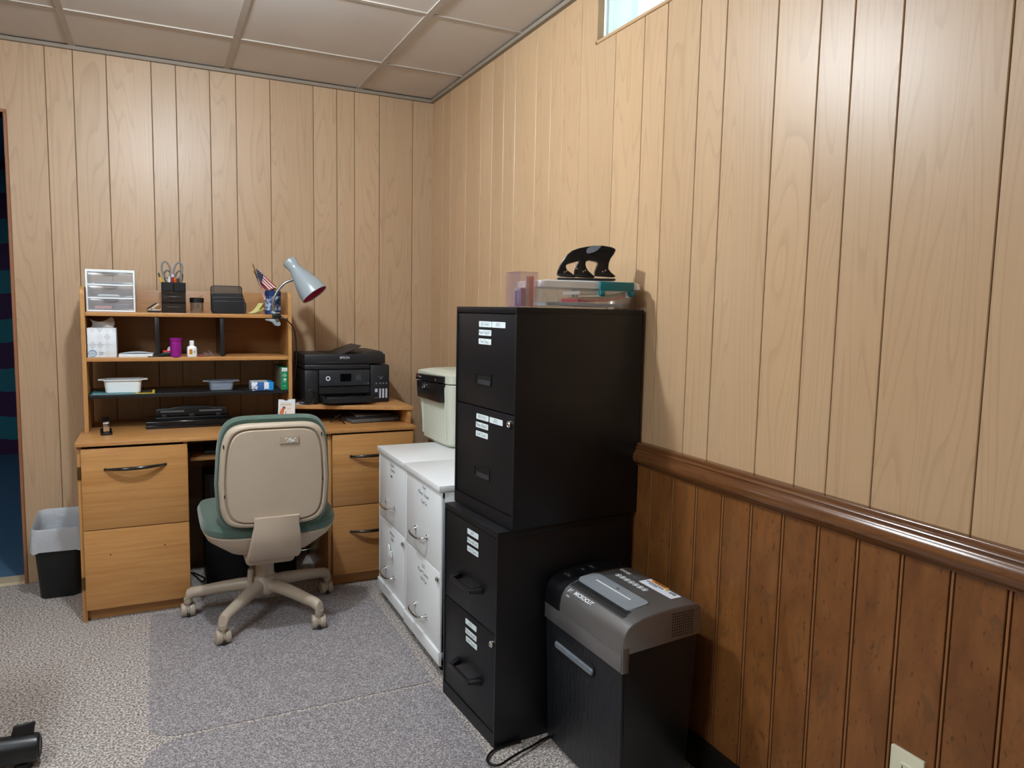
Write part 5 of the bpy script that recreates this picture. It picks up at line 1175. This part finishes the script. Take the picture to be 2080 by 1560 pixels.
# ------------------------------------------------------------------ office chair
ch = thing('office_chair', 'armless beige shell office chair with green upholstery, seen from behind', 'chair', (.360, 2.975, 0), 0)
M_bei = plain('beige_plastic', 'b9a995', .42, var=.03); M_bei2 = plain('beige_plastic_base', 'ab9d8b', .4, var=.03)
t = NT('green_fabric'); v = t.coord(); n = t.noise(v, 700, 2, .7); t.bsdf(t.mix(n, (.235, .32, .285), (.345, .43, .39)), .85, 0, .2, bump=n, bstr=.3, bdist=.001, Sheen_Weight=.3); M_green = t.m
def blob(cx, cz, hw_t, hw_m, hw_b, z0, z1, n=56):
    """rounded trapezoid outline with bowed sides"""
    pts = []
    for k in range(n):
        a = 2*pi*k/n; ca, sa = cos(a), sin(a); e = 2/6.2
        ux = (abs(ca)**e)*(1 if ca >= 0 else -1); uz = (abs(sa)**e)*(1 if sa >= 0 else -1)
        s = uz; hw = hw_m + (hw_t - hw_m)*max(0, s)**1.5 + (hw_b - hw_m)*max(0, -s)**2
        pts.append((cx + ux*hw, cz + ((z1 - cz) if uz >= 0 else (cz - z0))*uz*1.0))
    return pts
B0 = blob(.008, .60, .172, .190, .174, .435, .818)
def back_y(x, z): return -.232 - .10*max(0, z - .47) + .22*(x - .008)**2 - .02*(z - .6)**2
def bring(sx, sz, d, zc=.62):
    return [((x - .008)*sx + .008, back_y((x - .008)*sx, (z - zc)*sz + zc) + d, (z - zc)*sz + zc) for x, z in B0]
rot_b = radians(3)
mb = MB(); mb.loft([bring(.3, .3, -.012), bring(.96, .96, -.012), bring(.995, .995, -.018), bring(1, 1, -.032), bring(.985, .985, -.044), bring(.955, .955, -.050), bring(.925, .925, -.0515), bring(.905, .915, -.050), bring(.897, .908, -.043), bring(.888, .90, -.043)], True, False); mb.build('back_shell', M_bei, ch)
mb = MB(); mb.loft([bring(.888, .90, -.0428), bring(.874, .888, -.0425), bring(.868, .884, -.051), bring(.855, .872, -.0545), bring(.6, .6, -.057), bring(.2, .2, -.058)], False, True); mb.build('back_panel', M_bei, ch)
mb = MB(); mb.loft([bring(.94, .97, -.013), bring(1.02, 1.06, -.018), bring(1.05, 1.105, -.006), bring(1.055, 1.115, .010), bring(1.03, 1.09, .028), bring(.9, .93, .040), bring(.5, .5, .044), bring(.1, .1, .044)]); mb.build('back_cushion', M_green, ch)
yl = back_y(.05, .755) - .059
mb = MB(); mb.hexa([(.020, yl - .0002, .743), (.085, yl - .0002, .743), (.085, yl + .003, .743), (.020, yl + .003, .743)], [(.020, yl - .0022, .769), (.085, yl - .0022, .769), (.085, yl + .001, .769), (.020, yl + .001, .769)]); lb = mb.build('worn_sticker', plain('worn_tape', 'b0a08c', .45), ch, label='worn brown sticker with white scribble')
text('handwriting', '"/hc', .024, M_whiteink, lb, (.053, yl - .0022, .756), (1, 0, 0), (0, .08, 1), shear=.3, bold=.0003, wob=.12)
mb = MB()
for x, z in ((-.165, .74), (-.163, .56), (.168, .77), (.172, .60)): mb.box(x - .002, x + .002, back_y(x - .008, z) - .0535, back_y(x - .008, z) - .04, z - .006, z + .006, .001)
mb.build('clip_slot', M_ink, ch)
# support bracket
pth = smooth([(.02, .295), (-.08, .286), (-.165, .290), (-.232, .318), (-.272, .372), (-.286, .430), (-.289, .475)], 5)
rings = []; n = len(pth)
for k, p in enumerate(pth):
    a = pth[max(0, k-1)]; b = pth[min(n-1, k+1)]; tn = (b - a).normalized(); nn_ = Vector((tn.y, -tn.x)); f = k/(n-1)
    w = .078 + .016*sin(pi*min(1, f*1.15)) ; th = .012
    rings.append([(.004 + c*w + .008*f, p.x + nn_.x*d*th, p.y + nn_.y*d*th) for c, d in ((-1, -.6), (-.94, -1), (.94, -1), (1, -.6), (1, .6), (.94, 1), (-.94, 1), (-1, .6))])
mb = MB(); mb.loft(rings); mb.build('back_bracket', M_bei, ch, sharp=60)
mb = MB(); mb.box(-.085, .095, -.17, .10, .255, .33, .02, 3); mb.build('tilt_mechanism', M_bei2, ch)
# seat
def sring2(w, y0, y1, z, e=5.): 
    cy = (y0 + y1)/2; hd_ = (y1 - y0)/2; out = []
    for k in range(48):
        a = 2*pi*k/48; ca, sa = cos(a), sin(a); ux = abs(ca)**(2/e)*(1 if ca >= 0 else -1); uy = abs(sa)**(2/e)*(1 if sa >= 0 else -1)
        x = .008 + ux*w; y = cy + uy*hd_; out.append((x, y, z + .25*max(0, abs(x - .008) - .12)**1.6 - .05*max(0, y - .13)))
    return out
mb = MB(); mb.loft([sring2(.10, -.16, .15, .302, 3.5), sring2(.16, -.20, .19, .312, 3.5), sring2(.225, -.235, .235, .358, 4), sring2(.238, -.245, .25, .385, 4.5), sring2(.232, -.24, .245, .392, 4.5)]); mb.build('seat_shell', M_bei, ch)
mb = MB(); mb.loft([sring2(.232, -.24, .245, .388, 4.5), sring2(.243, -.248, .255, .396, 4.5), sring2(.245, -.25, .258, .415, 4.5), sring2(.236, -.242, .25, .436, 4.2), sring2(.20, -.21, .21, .447, 3.6), sring2(.1, -.1, .1, .450, 3)]); mb.build('seat_cushion', M_green, ch)
mb = MB(); mb.lathe([(.038, .098), (.038, .165), (.0355, .170), (.0345, .235), (.040, .258)], (.002, 0, 0), 28); mb.build('column', M_bei2, ch)
mb = MB(); mb.tube([(-.055, -.03, .20), (-.058, -.03, .16), (-.056, -.03, .13)], .010, 10); mb.build('height_lever', M_bei2, ch)
def starbase(root, angs, R_, mat, castmat, darkmat, zt=.165, cyaw=None):
    mb = MB(); mb.lathe([(.030, .088), (.052, .098), (.058, .12), (.052, .15), (.042, zt)], (0, 0, 0), 28); hub = mb.build('base_hub', mat, root)
    for i, a in enumerate(angs):
        ca, sa = cos(radians(a)), sin(radians(a)); rings = []
        for r, zc, hw, hh in ((.03, .128, .026, .026), (.09, .127, .024, .024), (.16, .119, .0225, .022), (.225, .109, .021, .0205), (R_ - .03, .104, .020, .0195), (R_ - .010, .098, .0195, .022), (R_ + .004, .088, .0185, .024), (R_ + .010, .072, .016, .012)):
            tilt = 0
            rings.append([(ca*r - sa*hw*cos(2*pi*k/18), sa*r + ca*hw*cos(2*pi*k/18), zc + hh*sin(2*pi*k/18)*(1.15 if sin(2*pi*k/18) < 0 else 1)) for k in range(18)])
        mb = MB(); mb.loft(rings); mb.cyl((ca*R_, sa*R_, .078), (ca*R_, sa*R_, .060), .0165, .0150, n=18); mb.build('base_arm', mat, root)
        yw = radians(cyaw[i] if cyaw else a + 60); ux, uy = cos(yw), sin(yw); ox, oy = ca*R_ - uy*.010, sa*R_ + ux*.010
        mb = MB()
        for s in (-1, 1):
            c = Vector((ox + ux*s*.0145, oy + uy*s*.0145, .0285)); mb.lathe([(.001, -.0115), (.020, -.0115), (.0245, -.0095), (.0262, -.005), (.0262, .005), (.0245, .0095), (.020, .0115), (.001, .0115)], c, 24, (ux, uy, 0))
        cw = mb.build('caster', castmat, root)
        mb = MB(); mb.lathe([(.001, -.0032), (.0225, -.0032), (.0225, .0032), (.001, .0032)], (ox, oy, .0295), 20, (ux, uy, 0)); mb.cyl((ca*R_, sa*R_, .03), (ca*R_, sa*R_, .064), .008, n=12); mb.build('caster_hood', castmat, cw)
        mb = MB(); mb.box(-.005, .005, -.0255, -.015, -.0235, -.008, .001); mb.build('hood_slot', darkmat, cw, (ox, oy, .0285), (0, 0, yw), label='dark slot between the wheels')
starbase(ch, (233.5, 164.5, 306, 21.5, 92), .288, M_bei2, M_bei2, M_ink, cyaw=(12, 3, -4, 4, 20))

# ------------------------------------------------------------------ second chair reaching in at the left
fc = thing('office_chair', 'black swivel chair base at the front left edge of the carpet', 'chair', (-.658, 2.205, 0), 0)
MB().lathe([(.03, .02), (.06, .03), (.065, .07), (.05, .12), (.035, .16)], (0, 0, 0), 28).build('base_hub', M_blackplastic, fc)
for a in (-1, 71, 143, 215, 287):
    ca, sa = cos(radians(a)), sin(radians(a)); rings = []
    for r, zc, hw, hh in ((.03, .078, .036, .042), (.12, .070, .034, .040), (.25, .053, .036, .038), (.335, .050, .037, .037), (.345, .050, .035, .035), (.349, .050, .030, .030)):
        rings.append([(ca*r - sa*hw*cos(2*pi*k/24), sa*r + ca*hw*cos(2*pi*k/24), zc + hh*sin(2*pi*k/24)) for k in range(24)])
    arm = MB().loft(rings).build('base_arm', M_blackplastic, fc)
    MB().lathe([(.024, 0), (.026, .0025), (.021, .003), (.019, .0)], (ca*.348, sa*.348, .050), 24, (ca, sa, 0), False).build('end_ring', M_darkgrey, arm)
    MB().cyl((ca*.31, sa*.31, 0), (ca*.31, sa*.31, .016), .022, .020, n=18).build('glide', M_ink, arm)
    mb = MB(); mb.hexa([(.283, -.002, .083), (.335, -.002, .083), (.335, .020, .083), (.283, .020, .083)], [(.290, .008, .113), (.340, .008, .117), (.340, .014, .117), (.290, .014, .113)], .002); tb_ = mb.build('arm_tab', M_blackplastic, arm, rot=(0, 0, radians(a)))
mb = MB(); mb.lathe([(.026, .15), (.026, .36), (.04, .38)], (0, 0, 0), 20); mb.build('column', M_blackplastic, fc)
mb = MB(); mb.loft([[(a, b, z) for a, b in rrect(w_, w_, .10, 6)] for w_, z in ((.36, .38), (.40, .39), (.41, .42), (.38, .46), (.2, .465))]); mb.build('seat', M_black, fc)
mb = MB(); mb.loft([[(-.20 + d, b, c) for b, c in rrect(w_, .48*w_/.40, .10, 6, 0, .72)] for w_, d in ((.34, 0), (.39, -.01), (.39, -.03), (.34, -.045))]); mb.box(-.235, -.215, -.03, .03, .36, .60, .004); mb.build('backrest', M_black, fc)

# ------------------------------------------------------------------ light, sky, camera
w = bpy.data.worlds.new('sky'); bpy.context.scene.world = w; w.use_nodes = True
nt = w.node_tree; bg = nt.nodes['Background']; bg.inputs[0].default_value = lin('d3f0f6'); bg.inputs[1].default_value = SKY
cam = bpy.data.cameras.new('camera'); co = bpy.data.objects.new('camera', cam); C.objects.link(co)
f_px, pit, rol, yaw = 1488.67, .0995802, .0202383, .4512933
fwd = Vector((sin(yaw)*cos(pit), cos(yaw)*cos(pit), -sin(pit))); rt = Vector((cos(yaw), -sin(yaw), 0)); up = rt.cross(fwd)
r2 = rt*cos(rol) + up*sin(rol); u2 = -rt*sin(rol) + up*cos(rol)
co.matrix_world = Matrix(((r2.x, u2.x, -fwd.x, 0), (r2.y, u2.y, -fwd.y, 0), (r2.z, u2.z, -fwd.z, 1.228), (0, 0, 0, 1)))
cam.sensor_width = 36; cam.sensor_fit = 'HORIZONTAL'; cam.lens = f_px * 36 / 2080; cam.clip_start = .02
sc = bpy.context.scene; sc.camera = co
sc.view_settings.view_transform = 'Standard'; sc.view_settings.look = 'None'; sc.view_settings.gamma = 1; sc.view_settings.use_curve_mapping = False; sc.view_settings.exposure = EXPO
sc.cycles.use_denoising = True; sc.cycles.max_bounces = 10; sc.cycles.transparent_max_bounces = 24; sc.cycles.diffuse_bounces = 6; sc.cycles.sample_clamp_indirect = 6
